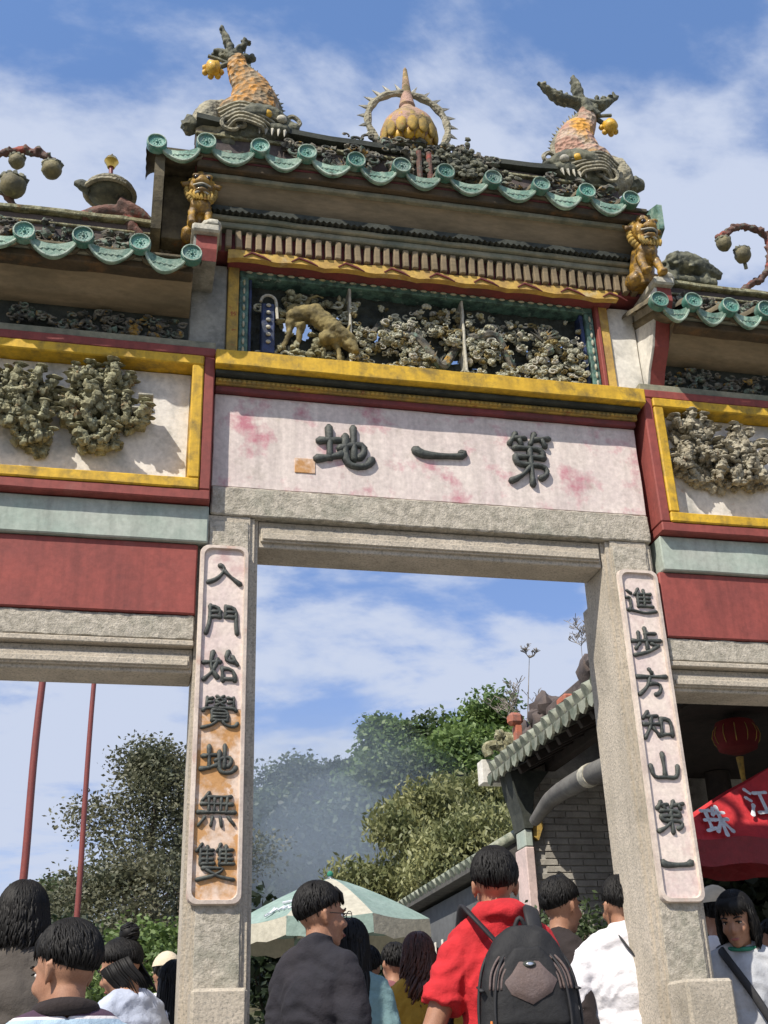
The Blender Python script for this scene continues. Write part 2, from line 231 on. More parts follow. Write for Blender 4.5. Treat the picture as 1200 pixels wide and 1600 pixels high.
# ------------------------------------------------------------------ mesh helpers
def wloc(o):
    v = Vector((0, 0, 0))
    while o is not None: v = v + o.location; o = o.parent
    return v
def tag(o, label=None, cat=None, group=None, kind=None):
    if label: o['label'] = label
    if cat: o['category'] = cat
    if group: o['group'] = group
    if kind: o['kind'] = kind
    return o
def empty(name, loc, label, cat, group=None):
    o = bpy.data.objects.new(name, None); COL.objects.link(o); o.location = loc; o.empty_display_size = 0.2
    return tag(o, label, cat, group)
def link(name, me, m, parent=None, center=None, loc=None):
    o = bpy.data.objects.new(name, me); COL.objects.link(o)
    if m is not None and not me.materials: me.materials.append(m)
    base = Vector(loc if loc is not None else (center or (0, 0, 0)))
    if parent is not None: o.parent = parent; base = base - wloc(parent)
    o.location = base
    return o
class MB:
    def __init__(s): s.v = []; s.f = []
    def add(s, vs, fs):
        n = len(s.v); s.v += [tuple(v) for v in vs]; s.f += [tuple(i + n for i in f) for f in fs]; return s
    def box(s, x0, x1, y0, y1, z0, z1, c=0.004):
        lo = (x0, y0, z0); hi = (x1, y1, z1); c = min(c, (x1 - x0) * .3, (y1 - y0) * .3, (z1 - z0) * .3)
        idx = {}; vs = []
        for sx in (0, 1):
            for sy in (0, 1):
                for sz in (0, 1):
                    sg = (sx, sy, sz)
                    for a in range(3):
                        p = []
                        for k in range(3):
                            e = hi[k] if sg[k] else lo[k]
                            if k != a: e += -c if sg[k] else c
                            p.append(e)
                        idx[sg, a] = len(vs); vs.append(p)
        fs = []
        for a in range(3):
            b, d = (a + 1) % 3, (a + 2) % 3
            for sa in (0, 1):
                q = []
                for sb, sd in ((0, 0), (1, 0), (1, 1), (0, 1)):
                    sg = [0, 0, 0]; sg[a] = sa; sg[b] = sb; sg[d] = sd; q.append(idx[tuple(sg), a])
                fs.append(q if sa else q[::-1])
            for sb in (0, 1):
                for sd in (0, 1):
                    s0 = [0, 0, 0]; s1 = [0, 0, 0]; s0[a] = 0; s1[a] = 1
                    s0[b] = s1[b] = sb; s0[d] = s1[d] = sd
                    q = [idx[tuple(s0), b], idx[tuple(s1), b], idx[tuple(s1), d], idx[tuple(s0), d]]
                    fs.append(q if sb != sd else q[::-1])
        for sg in [(i, j, k) for i in (0, 1) for j in (0, 1) for k in (0, 1)]:
            q = [idx[sg, 0], idx[sg, 1], idx[sg, 2]]; fs.append(q)
        return s.add(vs, fs)
    def prism(s, poly, axis, a, b):           # poly in the two other axes, in cyclic order of axes
        n = len(poly)
        def P3(p, t):
            return {'x': (t, p[0], p[1]), 'y': (p[0], t, p[1]), 'z': (p[0], p[1], t)}[axis]
        vs = [P3(p, a) for p in poly] + [P3(p, b) for p in poly]
        fs = [tuple(range(n))[::-1], tuple(range(n, 2 * n))] + [(i, (i + 1) % n, n + (i + 1) % n, n + i) for i in range(n)]
        return s.add(vs, fs)
    def tube(s, pts, rad, seg=8, flat=1.0, up=None, caps=True):
        pts = [Vector(p) for p in pts]; n = len(pts)
        if isinstance(rad, (int, float)): rad = [rad] * n
        prev = None; vs = []
        for i, p in enumerate(pts):
            t = (pts[min(i + 1, n - 1)] - pts[max(i - 1, 0)]).normalized()
            if prev is None:
                a = Vector(up) if up else (Vector((0, 0, 1)) if abs(t.z) < .9 else Vector((1, 0, 0)))
                u = (a - t * a.dot(t)).normalized()
            else: u = (prev - t * prev.dot(t)).normalized()
            prev = u; w = t.cross(u)
            for k in range(seg):
                g = 2 * math.pi * k / seg
                vs.append(p + (u * math.cos(g) * flat + w * math.sin(g)) * rad[i])
        fs = [(i * seg + k, i * seg + (k + 1) % seg, (i + 1) * seg + (k + 1) % seg, (i + 1) * seg + k) for i in range(n - 1) for k in range(seg)]
        if caps: fs += [tuple(range(seg))[::-1], tuple(range((n - 1) * seg, n * seg))]
        return s.add(vs, fs)
    def ball(s, c, r, seg=12, ring=8, rot=None, nz=0.0, ns=8.0):
        if isinstance(r, (int, float)): r = (r, r, r)
        c = Vector(c); vs = []; ph = random.random() * 50
        for i in range(ring + 1):
            th = math.pi * i / ring
            for k in range(seg if 0 < i < ring else 1):
                a = 2 * math.pi * k / seg
                d = Vector((math.sin(th) * math.cos(a), math.sin(th) * math.sin(a), math.cos(th)))
                q = 1.0 + (nz * noise.noise(d * 1.7 * ns / 8 + Vector((ph, ph, 0))) if nz else 0)
                p = Vector((d.x * r[0] * q, d.y * r[1] * q, d.z * r[2] * q))
                if rot: p = rot @ p
                vs.append(c + p)
        fs = []
        o = lambda i, k: 0 if i == 0 else (1 + (ring - 1) * seg if i == ring else 1 + (i - 1) * seg + k % seg)
        for i in range(ring):
            for k in range(seg):
                q = [o(i, k), o(i + 1, k), o(i + 1, k + 1), o(i, k + 1)]
                if i == 0: q = [q[0], q[1], q[2]]
                elif i == ring - 1: q = [q[0], q[1], q[3]]
                fs.append(q)
        return s.add(vs, fs)
    def lathe(s, c, prof, seg=20):            # prof = (r, z) bottom to top
        c = Vector(c); vs = [c + Vector((r * math.cos(2 * math.pi * k / seg), r * math.sin(2 * math.pi * k / seg), z)) for r, z in prof for k in range(seg)]
        n = len(prof)
        fs = [(i * seg + k, i * seg + (k + 1) % seg, (i + 1) * seg + (k + 1) % seg, (i + 1) * seg + k) for i in range(n - 1) for k in range(seg)]
        fs += [tuple(range(seg))[::-1], tuple(range((n - 1) * seg, n * seg))]
        return s.add(vs, fs)
    def spike(s, p, q, r, seg=6): return s.tube([p, Vector(p).lerp(Vector(q), .5), q], [r, r * .6, r * .06], seg)
    def mesh(s, name, smooth=False, center=None, fix=True):
        me = bpy.data.meshes.new(name)
        c = Vector(center) if center is not None else Vector((0, 0, 0))
        me.from_pydata([(v[0] - c.x, v[1] - c.y, v[2] - c.z) for v in s.v], [], s.f)
        if fix:
            bm = bmesh.new(); bm.from_mesh(me); bmesh.ops.recalc_face_normals(bm, faces=bm.faces); bm.to_mesh(me); bm.free()
        if smooth:
            me.polygons.foreach_set('use_smooth', [True] * len(me.polygons))
            if smooth != 'all':
                try: me.set_sharp_from_angle(angle=R_(42))
                except Exception: pass
        return me
    def build(s, name, m, parent=None, smooth=False, fix=True):
        a = np.array(s.v); c = (a.min(0) + a.max(0)) / 2
        return link(name, s.mesh(name, smooth, c, fix), m, parent, Vector(c))
def box(name, m, parent, *a, c=0.004): return MB().box(*a, c=c).build(name, m, parent)
def rough_mesh(me, amp, scale, seed=0.0):
    for v in me.vertices:
        p = v.co * scale + Vector((seed, seed * 2, 0)); v.co += Vector(noise.noise_vector(p)) * amp
def subd_box(name, m, parent, x0, x1, y0, y1, z0, z1, step=0.04, amp=0.004, nscale=9, c=0.006):
    """a box cut into small cells whose surface is uneven, for hand-cut stone and hand-laid plaster"""
    o = MB().box(x0, x1, y0, y1, z0, z1, c=c).build(name, m, parent)
    bm = bmesh.new(); bm.from_mesh(o.data)
    for ax, L in enumerate((x1 - x0, y1 - y0, z1 - z0)):
        k = int(L / step); nrm = Vector([1.0 if i == ax else 0 for i in range(3)])
        for i in range(1, k):
            co = Vector([(-L / 2 + L * i / k) if j == ax else 0 for j in range(3)])
            bmesh.ops.bisect_plane(bm, geom=bm.verts[:] + bm.edges[:] + bm.faces[:], plane_co=co, plane_no=nrm)
    off = wloc(o)
    for v in bm.verts: v.co += Vector(noise.noise_vector((v.co + off) * nscale)) * amp
    bm.to_mesh(o.data); bm.free(); o.data.polygons.foreach_set('use_smooth', [True] * len(o.data.polygons))
    try: o.data.set_sharp_from_angle(angle=R_(35))
    except Exception: pass
    return o
bench = bpy.data.scenes.new('workbench')
def organic(name, mb, m, parent, voxel, smooth=6, disp=0.0, dscale=6.0, fac=0.5, world=None, crease=0.0):
    """fuses overlapping solids of mb into one continuous skin"""
    me = mb.mesh(name); o = bpy.data.objects.new(name, me); bench.collection.objects.link(o)
    r = o.modifiers.new('r', 'REMESH'); r.mode = 'VOXEL'; r.voxel_size = voxel
    if smooth:
        k = o.modifiers.new('s', 'SMOOTH'); k.iterations = smooth; k.factor = fac
    vl = bench.view_layers[0]
    with bpy.context.temp_override(scene=bench, view_layer=vl): dg = bpy.context.evaluated_depsgraph_get()
    dg.update()
    nm = bpy.data.meshes.new_from_object(o.evaluated_get(dg)); nm.name = name
    bpy.data.objects.remove(o); bpy.data.meshes.remove(me)
    if disp:
        nv = len(nm.vertices); co = np.empty(nv * 3); nn_ = np.empty(nv * 3)
        nm.vertices.foreach_get('co', co); nm.vertices.foreach_get('normal', nn_); co = co.reshape(-1, 3); nn_ = nn_.reshape(-1, 3)
        q = np.array([noise.fractal(Vector(p) * dscale, 1.0, 2.0, 3) for p in co])
        if crease: q = q * .7 + np.array([crease * (.35 - abs(noise.noise(Vector((p[0] * 7 + 2.2 * noise.noise(Vector(p) * 5), p[1] * 7, p[2] * 15 + 3.0 * noise.noise(Vector(p) * 4)))))) for p in co])
        nm.vertices.foreach_set('co', (co + nn_ * (disp * q)[:, None]).ravel()); nm.update()
    nm.polygons.foreach_set('use_smooth', [True] * len(nm.polygons)); nm.materials.clear()
    if world is None:
        n = len(nm.vertices); a = np.empty(n * 3); nm.vertices.foreach_get('co', a); a = a.reshape(-1, 3)
        c = (a.min(0) + a.max(0)) / 2; nm.vertices.foreach_set('co', (a - c).ravel()); nm.update()
        return link(name, nm, m, parent, Vector(c))
    o = bpy.data.objects.new(name, nm); COL.objects.link(o); nm.materials.append(m); o.parent = parent
    return o
def clone(o, name, loc, parent, scale=None, rot=None):
    q = o.copy(); q.name = name; COL.objects.link(q); q.parent = parent
    q.location = Vector(loc) - (wloc(parent) if parent else Vector())
    if scale: q.scale = scale
    if rot: q.rotation_euler = rot
    return q

# ------------------------------------------------------------------ ground
def sheet(name, x0, x1, y0, y1, z, m, kind='structure', hfn=None, nx=2, ny=2):
    xs = np.linspace(x0, x1, nx); ys = np.linspace(y0, y1, ny); me = bpy.data.meshes.new(name)
    v = [(x, y, z + (hfn(x, y) if hfn else 0)) for y in ys for x in xs]
    f = [(j * nx + i, j * nx + i + 1, (j + 1) * nx + i + 1, (j + 1) * nx + i) for j in range(ny - 1) for i in range(nx - 1)]
    me.from_pydata(v, [], f); o = link(name, me, m); tag(o, kind=kind)
    if hfn: me.polygons.foreach_set('use_smooth', [True] * len(me.polygons))
    return o
def hill(x, y):
    h = 0.0
    if y > 14: h = 9.5 * (1 - math.exp(-((y - 14) / 26.0))) * (0.65 + 0.35 * math.tanh((x + 2) / 12.0)) + 0.6 * noise.noise(Vector((x * .05, y * .05, 0)))
    return max(0.0, h)
sheet('ground', -400, 400, -300, 500, -0.006, X['earth'], hfn=hill, nx=81, ny=101)
plaza = box('forecourt', X['paving'], None, -8, 12, -9, -1.6, -0.2, 0.0); tag(plaza, kind='structure')
for i in range(3):
    st = box('step', X['granite'], None, -5, 8, -1.6 + 0.3 * i, -1.302 + 0.3 * i if i < 2 else -0.9, -0.2, 0.1667 * (i + 1), c=0.008); tag(st, kind='structure')
terr = box('terrace', X['mortar'], None, -8, 12, -0.898, 16, -0.2, 0.488); tag(terr, kind='structure')
slab = MB().box(-.345, .345, -.245, .245, -.03, .012, c=0.006).mesh('paving_slab'); slab.materials.append(X['paving'])
k = 0
for j in range(14):
    for i in range(13):
        if k >= 182: break
        o = link('paving_slab', slab, X['paving'], terr, loc=(-3.2 + i * 0.7 + (0.35 if j % 2 else 0), -0.64 + j * 0.5, 0.488)); k += 1

# ------------------------------------------------------------------ the memorial gate
G = empty('memorial_gate', (1.4, 0.1, 0.5), 'ornate stone memorial gate with red, yellow and white painted panels and green tiled roofs', 'gate')
gr, ro = X['granite'], X['rough']
def column(x0, x1, z1, inner):
    """granite column whose corners are cut in two steps"""
    a = 0.018; b = 0.04
    yb = 0.27; L, R = x0, x1
    poly = [(L, .03), (L + a, .03), (L + a, .012), (L + b, .012), (L + b, 0), (R - b, 0), (R - b, .012), (R - a, .012), (R - a, .03), (R, .03), (R, yb), (L, yb)]
    o = MB().prism(poly, 'z', 0.488, z1).build('column', gr, G)
    w = MB()
    w.box(x0 + .045, x1 - .045, -.007, .02, 0.5, z1 - .04, c=.003)
    f = subd_box('dressed_face', ro, o, x0 + .048, x1 - .048, -.008, .02, 0.95, z1 - 0.03, .012, .0035, 40, c=.002)
    box('base_block', gr, o, (x0 + x1) / 2 - .105, (x0 + x1) / 2 + .105, -.19, -.002, 0.5, 1.76, c=.012)
    bb = MB().box(x0 - .06, x1 + .06, -.28, .4, 0.5, 0.78, c=.03); bb.build('plinth', gr, o)
    return o
cols = [column(.258, .532, 3.80, 1), column(2.24, 2.512, 3.80, -1), column(-1.36, -1.08, 3.19, 1), column(3.84, 4.12, 3.19, -1)]
# rear jamb behind the right-hand column
box('rear_pier', gr, G, 2.292, 2.50, .30, .46, 0.5, 3.60, c=.01)
# centre lintel
subd_box('lintel', ro, G, .306, 2.503, -.012, .25, 3.803, 3.948, .016, .004, 30, c=.006)
cb = MB()
cb.box(.534, 2.238, .035, .235, 3.665, 3.80, c=.004); cb.box(.545, 2.228, .018, .2, 3.69, 3.765, c=.004); cb.box(.552, 2.22, .008, .2, 3.70, 3.733, c=.003)
cb.build('beam', gr, G)
# inscription plaque and its characters
CH = {
 'di': [[(8,38),(42,34)], [(25,10),(26,70)], [(4,76),(24,72),(46,62)], [(44,50),(54,46),(86,34),(86,60),(76,68)], [(66,8),(67,70)], [(52,26),(50,76),(60,88),(90,88),(98,70)]],
 'yi': [[(2,44),(12,54),(50,53),(96,50),(90,44)]],
 'di4': [[(24,4),(10,24)], [(18,14),(42,13)], [(30,16),(34,26)], [(62,2),(52,22)], [(60,13),(92,11)], [(76,14),(82,24)], [(18,32),(78,32),(78,46)], [(20,47),(78,47)], [(20,47),(16,63),(84,63),(82,82),(68,84)], [(50,30),(50,99)], [(48,66),(30,84),(6,94)]],
 'ru': [[(36,12),(54,18),(42,52),(24,74),(4,84)], [(50,32),(68,60),(98,88)]],
 'men': [[(14,6),(14,60),(4,94)], [(12,8),(42,8),(42,42)], [(14,25),(42,25)], [(14,42),(42,42)], [(58,8),(88,8),(88,70),(92,94)], [(58,8),(58,42)], [(58,25),(86,25)], [(58,42),(86,42)]],
 'shi': [[(26,4),(16,50),(40,84)], [(40,26),(30,62),(2,90)], [(0,38),(46,34)], [(70,2),(54,34),(88,32)], [(80,18),(94,42)], [(54,54),(56,92)], [(54,54),(88,54),(88,92)], [(56,88),(88,88)]],
 'jue': [[(14,8),(12,34)], [(14,10),(30,8)], [(14,23),(28,22)], [(86,8),(88,34)], [(70,8),(86,10)], [(72,23),(86,22)], [(40,2),(60,16)], [(60,2),(40,16)], [(38,18),(62,32)], [(62,18),(38,32)], [(4,48),(8,38),(92,38),(96,48)], [(28,46),(28,76)], [(28,46),(72,46),(72,76)], [(28,56),(72,56)], [(28,66),(72,66)], [(28,76),(72,76)], [(42,78),(32,90),(2,98)], [(58,78),(62,92),(92,96),(98,84)]],
 'wu': [[(28,2),(10,24)], [(22,14),(88,14)], [(8,34),(92,34)], [(0,58),(50,56),(100,58)], [(28,16),(28,58)], [(44,16),(44,58)], [(60,16),(60,58)], [(76,16),(76,58)], [(18,72),(4,94)], [(38,72),(36,94)], [(60,72),(64,94)], [(80,72),(96,92)]],
 'shuang': [[(14,2),(2,20)], [(11,14),(11,56)], [(11,18),(44,18)], [(11,30),(42,30)], [(11,42),(42,42)], [(11,55),(46,55)], [(28,8),(28,55)], [(64,2),(54,20)], [(61,14),(61,56)], [(61,18),(94,18)], [(61,30),(92,30)], [(61,42),(92,42)], [(61,55),(98,55)], [(78,8),(78,55)], [(16,66),(78,66),(52,86),(4,98)], [(26,70),(56,88),(98,98)]],
 'jin': [[(46,2),(32,24)], [(40,18),(40,68)], [(40,22),(86,22)], [(40,37),(82,37)], [(40,51),(82,51)], [(40,66),(90,66)], [(62,8),(62,66)], [(8,12),(20,20)], [(2,36),(20,34),(10,54),(20,66),(8,84)], [(4,80),(30,84),(60,90),(98,84)]],
 'bu': [[(50,2),(50,44)], [(50,20),(82,20)], [(26,16),(26,44)], [(2,46),(98,44)], [(50,46),(50,74)], [(28,54),(14,72)], [(66,54),(82,64)], [(88,60),(56,84),(6,96)]],
 'fang': [[(46,2),(54,16)], [(2,28),(50,27),(98,26)], [(44,30),(36,64),(4,92)], [(40,52),(80,50),(74,88),(56,88)]],
 'zhi': [[(20,4),(6,26)], [(14,20),(48,18)], [(2,46),(52,44)], [(30,20),(28,52),(2,90)], [(32,56),(50,82)], [(60,26),(60,80)], [(60,26),(92,26),(92,80)], [(60,76),(92,76)]],
 'shan': [[(50,2),(50,76)], [(8,42),(12,84),(50,78),(88,84),(92,42)]],
 'zhu': [[(6,18),(38,16)], [(8,48),(36,46)], [(4,82),(40,74)], [(22,18),(22,78)], [(54,8),(46,30)], [(50,24),(88,24)], [(42,48),(96,46)], [(70,4),(70,98)], [(68,50),(40,86)], [(72,50),(98,84)]],
 'jiang': [[(14,8),(28,20)], [(4,36),(18,46)], [(22,60),(4,94)], [(42,18),(92,16)], [(66,18),(66,82)], [(34,86),(98,82)]],
}
def glyph(key, size_x, size_z, w, h, seg=7, m=MB):
    """carved strokes, raised towards -y, centred on the origin"""
    mb = MB(); jit = random.Random(sum(map(ord, key)))
    for st in CH[key]:
        st = [Vector((p[0] / 100 - .5, 0, .5 - p[1] / 100)) for p in st]
        st = [Vector((p.x * size_x + jit.uniform(-1, 1) * .012 * size_x, 0, p.z * size_z + jit.uniform(-1, 1) * .012 * size_z)) for p in st]
        pts = []
        for a, b in zip(st[:-1], st[1:]):
            L = (b - a).length; n = max(2, int(L / (w * .9)))
            for i in range(n): pts.append(a.lerp(b, i / n))
        pts.append(st[-1])
        for _ in range(2):
            if len(pts) > 3: pts = [pts[0]] + [(pts[i - 1] + pts[i] * 2 + pts[i + 1]) / 4 for i in range(1, len(pts) - 1)] + [pts[-1]]
        d0 = (pts[0] - pts[1]).normalized(); d1 = (pts[-1] - pts[-2]).normalized()
        pts = [pts[0] + d0 * w * .45] + pts + [pts[-1] + d1 * w * .45]
        n = len(pts); rings = []; ph = jit.random() * 6
        for i, p in enumerate(pts):
            t = (pts[min(i + 1, n - 1)] - pts[max(i - 1, 0)]).normalized(); nn = Vector((-t.z, 0, t.x))
            u = i / (n - 1); r = w * (.38 + .30 * abs(2 * u - 1) ** 1.4 + .06 * math.sin(ph + u * 9)); hh = h
            if i in (0, n - 1): r *= .38; hh *= .45
            rings.append([p + nn * r * math.cos(math.pi * k / (seg - 1)) + Vector((0, -hh * math.sin(math.pi * k / (seg - 1)) ** .7, 0)) for k in range(seg)])
        mb.add([v for r in rings for v in r], [(i * seg + k, (i + 1) * seg + k, (i + 1) * seg + k + 1, i * seg + k + 1) for i in range(n - 1) for k in range(seg - 1)] + [tuple(range(seg)), tuple(range((n - 1) * seg, n * seg))[::-1]])
    return mb
plaque = subd_box('inscription_plaque', X['plaster'], G, .306, 2.503, -.002, .2, 3.952, 4.46, .05, .003, 6, c=.004)
for key, c_, sx, sz, w in (('di', (0.942, 0.000, 4.205), .29, .27, .040), ('yi', (1.432, 0.000, 4.212), .27, .26, .042), ('di4', (1.904, 0.000, 4.230), .26, .31, .031)):
    mb = glyph(key, sx, sz, w, .024); me = mb.mesh('character', 'all')
    link('character', me, X['ink'], plaque, loc=(c_[0], -.004, c_[2]))
for px, py, sx, sz in ((470, 746, .055, .045), (555, 752, .05, .01)):
    pass
st = MB().box(.70, .80, -.006, .01, 4.055, 4.135, c=.002).build('ochre_patch', X['board_stain'], plaque)
# couplet boards on the two middle columns
def couplet(x0, x1, keys, zs, lower_stain, label):
    root = bpy.data.objects.new('couplet_board', None); COL.objects.link(root); root.parent = G
    root.location = Vector(((x0 + x1) / 2, -.01, 2.85)) - wloc(G); root['label'] = label
    z0, z1 = 2.075, 3.64; k = .035
    def ring(i):
        a, b, c0, d = x0 + i, x1 - i, z0 + i, z1 - i
        pts = []
        for cx, cz, s0 in ((b, d, 0), (a, d, 1), (a, c0, 2), (b, c0, 3)):
            ccx = cx - k if s0 in (0, 3) else cx + k; ccz = cz - k if s0 in (0, 1) else cz + k
            for q in range(5):
                an = math.pi / 2 * (s0 + q / 4.0); pts.append((ccx + k * math.cos(an), ccz + k * math.sin(an)))
        return pts
    outer, mid, inner = ring(0), ring(.012), ring(.024); n = len(outer)
    vs = [(p[0], -.008, p[1]) for p in outer] + [(p[0], -.030, p[1]) for p in ring(.004)] + [(p[0], -.032, p[1]) for p in ring(.018)] + [(p[0], -.012, p[1]) for p in ring(.022)]
    fs = [(r * n + i, r * n + (i + 1) % n, (r + 1) * n + (i + 1) % n, (r + 1) * n + i) for r in range(3) for i in range(n)]
    MB().add(vs, fs).build('frame', X['frame_plaster'], root, smooth=True)
    ip = ring(.019); ys = 0.0
    zc = 2.86 if lower_stain else None
    if lower_stain:
        subd_box('field', X['board'], root, x0 + .019, x1 - .019, -.016, -.0085, 2.875, z1 - .02, .03, .001, 10, c=.001)
        subd_box('stained_field', X['board_stain'], root, x0 + .019, x1 - .019, -.016, -.0085, z0 + .02, 2.873, .03, .001, 10, c=.001)
    else:
        subd_box('field', X['board'], root, x0 + .019, x1 - .019, -.016, -.0085, z0 + .02, z1 - .02, .03, .001, 10, c=.001)
    for key, z in zip(keys, zs):
        sz = {'yi': .1, 'ru': .115, 'fang': .14, 'shan': .14}.get(key, .145); sx = .155
        w = .016 if key in ('shuang', 'jue', 'wu', 'jin') else .021
        if key == 'yi': w = .03; sx = .15
        me = glyph(key, sx, sz, w, .013).mesh('character', 'all')
        link('character', me, X['ink'], root, loc=((x0 + x1) / 2, -.016, z))
    return root
couplet(.268, .488, ['ru', 'men', 'shi', 'jue', 'di', 'wu', 'shuang'], [(0.377, -0.020, 3.496)[2], (0.383, -0.020, 3.281)[2], (0.381, -0.020, 3.062)[2], (0.379, -0.020, 2.862)[2], (0.377, -0.020, 2.653)[2], (0.381, -0.020, 2.449)[2], (0.388, -0.020, 2.241)[2]], True, 'couplet board whose lower half is stained ochre')
couplet(2.288, 2.500, ['jin', 'bu', 'fang', 'zhi', 'shan', 'di4', 'yi'], [(2.383, -0.020, 3.472)[2], (2.380, -0.020, 3.265)[2], (2.383, -0.020, 3.062)[2], (2.392, -0.020, 2.856)[2], (2.390, -0.020, 2.660)[2], (2.388, -0.020, 2.442)[2], (2.390, -0.020, 2.237)[2]], False, 'white couplet board on the right-hand column')
# shelf and serrated cornice above the plaque
box('red_moulding', X['darkred'], G, .306, 2.503, -.03, .2, 4.462, 4.492, c=.003)
sb = box('serrated_band', X['ochre'], G, .306, 2.51, -.045, .2, 4.494, 4.528, c=.003)
for i in range(92):
    x = .315 + i * .0237
    if i == 0: tooth = MB().prism([(0, 0), (.02, 0), (.01, .014)], 'y', -.062, -.046).mesh('tooth'); tooth.materials.append(X['ochre'])
    link('tooth', tooth, X['ochre'], sb, loc=(x, 0, 4.50))
box('shelf_underside', X['dark'], G, .302, 2.516, -.085, .2, 4.53, 4.55, c=.003)
subd_box('shelf', X['yellow'], G, .298, 2.532, -.128, .2, 4.552, 4.640, .06, .003, 5, c=.005)
# open-work relief panel
fy = .0
pil = [subd_box('pilaster', X['grey_plaster'], G, .165, .35, -.002, .2, 4.64, 5.24, .04, .003, 9), subd_box('pilaster', X['white_plaster'], G, 2.44, 2.60, -.002, .2, 4.64, 5.24, .04, .003, 9)]  # left pilaster's shade is put into its greyer plaster
box('pilaster_edge', X['ochre'], G, .352, .408, -.02, .2, 4.64, 5.24); 
box('pilaster_edge', X['ribbon'], G, 2.385, 2.438, -.02, .2, 4.64, 5.24)
box('pilaster_edge', X['red'], G, 2.362, 2.383, -.03, .2, 4.64, 5.24)
RF = bpy.data.objects.new('relief_frame', None); COL.objects.link(RF); RF.parent = G; RF.location = Vector((1.38, .05, 4.95)) - wloc(G)
box('frame_bar', X['relief_green'], RF, .412, 2.358, .0, .2, 5.19, 5.25); box('frame_bar', X['relief_green'], RF, .412, 2.358, .0, .2, 4.64, 4.69)
box('frame_bar', X['relief_green'], RF, .412, .46, .0, .2, 4.692, 5.188); box('frame_bar', X['relief_green'], RF, 2.31, 2.358, .0, .2, 4.692, 5.188)
box('frame_bar', X['relief_blue'], RF, .462, .478, .02, .2, 4.692, 5.188); box('frame_bar', X['relief_blue'], RF, 2.285, 2.308, .02, .2, 4.692, 5.188)
curl = MB()
for i in range(34):
    for zz_, yy_ in ((5.215, -.004), (4.665, -.004)): curl.ball((.46 + i * .055, yy_, zz_), (.02, .008, .007), 6, 4)
for i in range(9):
    for xx_ in (.436, 2.334): curl.ball((xx_, -.004, 4.73 + i * .052), (.007, .008, .02), 6, 4)
tag(curl.build('frame_curls', X['relief_cloud'], RF, True), kind='stuff')
# the pierced ground: a thick slab with irregular holes
def pierced(x0, x1, z0, z1, y0, y1, step, holes):
    nx = int((x1 - x0) / step); nz_ = int((z1 - z0) / step); mb = MB(); keep = {}
    for i in range(nx):
        for j in range(nz_):
            x = x0 + (i + .5) * step; z = z0 + (j + .5) * step
            keep[i, j] = not any(((x - hx) / rx) ** 2 + ((z - hz) / rz) ** 2 < 1 + .5 * noise.noise(Vector((x * 30, z * 30, 0))) for hx, hz, rx, rz in holes)
    vid = {}
    def V(i, j, y):
        if (i, j, y) not in vid:
            n_ = noise.noise_vector(Vector((i * .37, j * .37, y * 40)))
            vid[i, j, y] = len(mb.v); mb.v.append((x0 + i * step + n_[0] * .006, y + n_[1] * .02, z0 + j * step + n_[2] * .006))
        return vid[i, j, y]
    for (i, j), k_ in keep.items():
        if not k_: continue
        mb.f.append((V(i, j, y0), V(i + 1, j, y0), V(i + 1, j + 1, y0), V(i, j + 1, y0)))
        mb.f.append((V(i, j, y1), V(i, j + 1, y1), V(i + 1, j + 1, y1), V(i + 1, j, y1)))
        for di, dj, a, b in ((-1, 0, (i, j), (i, j + 1)), (1, 0, (i + 1, j), (i + 1, j + 1)), (0, -1, (i, j), (i + 1, j)), (0, 1, (i, j + 1), (i + 1, j + 1))):
            if not keep.get((i + di, j + dj), False): mb.f.append((V(*a, y0), V(*b, y0), V(*b, y1), V(*a, y1)))
    return mb
hol = []
for px, py, rx, rz in ((449,511,.022,.035),(473,518,.04,.04),(515,496,.045,.025),(536,535,.022,.018),(585,522,.022,.035),(655,548,.03,.022),(588,430,.02,.015),(708,565,.03,.02),(712,524,.012,.02),(790,555,.03,.03),(822,548,.022,.018),(862,566,.02,.02),(878,540,.015,.02),(747,585,.02,.01),(650,520,.012,.012),(600,560,.015,.01),(735,505,.01,.01),(680,575,.012,.01)):
    pass
HP = [(0.675, 0.100, 4.969), (0.756, 0.100, 4.950), (0.899, 0.100, 5.057), (0.969, 0.100, 4.906), (1.140, 0.100, 4.979), (1.381, 0.100, 4.901), (0.988, 0.100, 5.176), (1.566, 0.100, 4.852), (1.590, 0.100, 5.024), (1.865, 0.100, 4.926), (1.986, 0.100, 4.969), (2.127, 0.100, 4.910), (2.199, 0.100, 5.027), (1.703, 0.100, 4.826), (1.369, 0.100, 5.014)]
HR = [(.022,.04),(.045,.045),(.05,.028),(.024,.02),(.025,.04),(.032,.024),(.03,.015),(.034,.022),(.014,.02),(.035,.03),(.026,.02),(.022,.02),(.016,.02),(.02,.014),(.014,.014)]
hol = [(p[0], p[2], r[0] * 1.35, r[1] * 1.35) for p, r in zip(HP, HR)]
g = pierced(.46, 2.31, 4.69, 5.19, .09, .13, .0125, hol).build('relief_ground', X['dark'], G)  # shade deep between the carvings is put into this near-black ground
def near_hole(x, z, k=1.0): return any(((x - hx) / (rx * k)) ** 2 + ((z - hz) / (rz * k)) ** 2 < 1 for hx, hz, rx, rz in hol)
def scroll(mb, x, y, z, s, seed):
    """one cloud scroll: a curl of clay strip with lobes"""
    r = random.Random(seed); a0 = r.random() * 6.28; sg = r.choice((-1, 1)); pts = []; rad = []
    for i in range(13):
        t = i / 12; a = a0 + sg * t * 5.6; q = s * (1 - .72 * t)
        pts.append((x + q * math.cos(a) * 1.25, y - .012 * t, z + q * math.sin(a) * .8)); rad.append(s * (.30 - .12 * t))
    mb.tube(pts, rad, 6, flat=1.0)
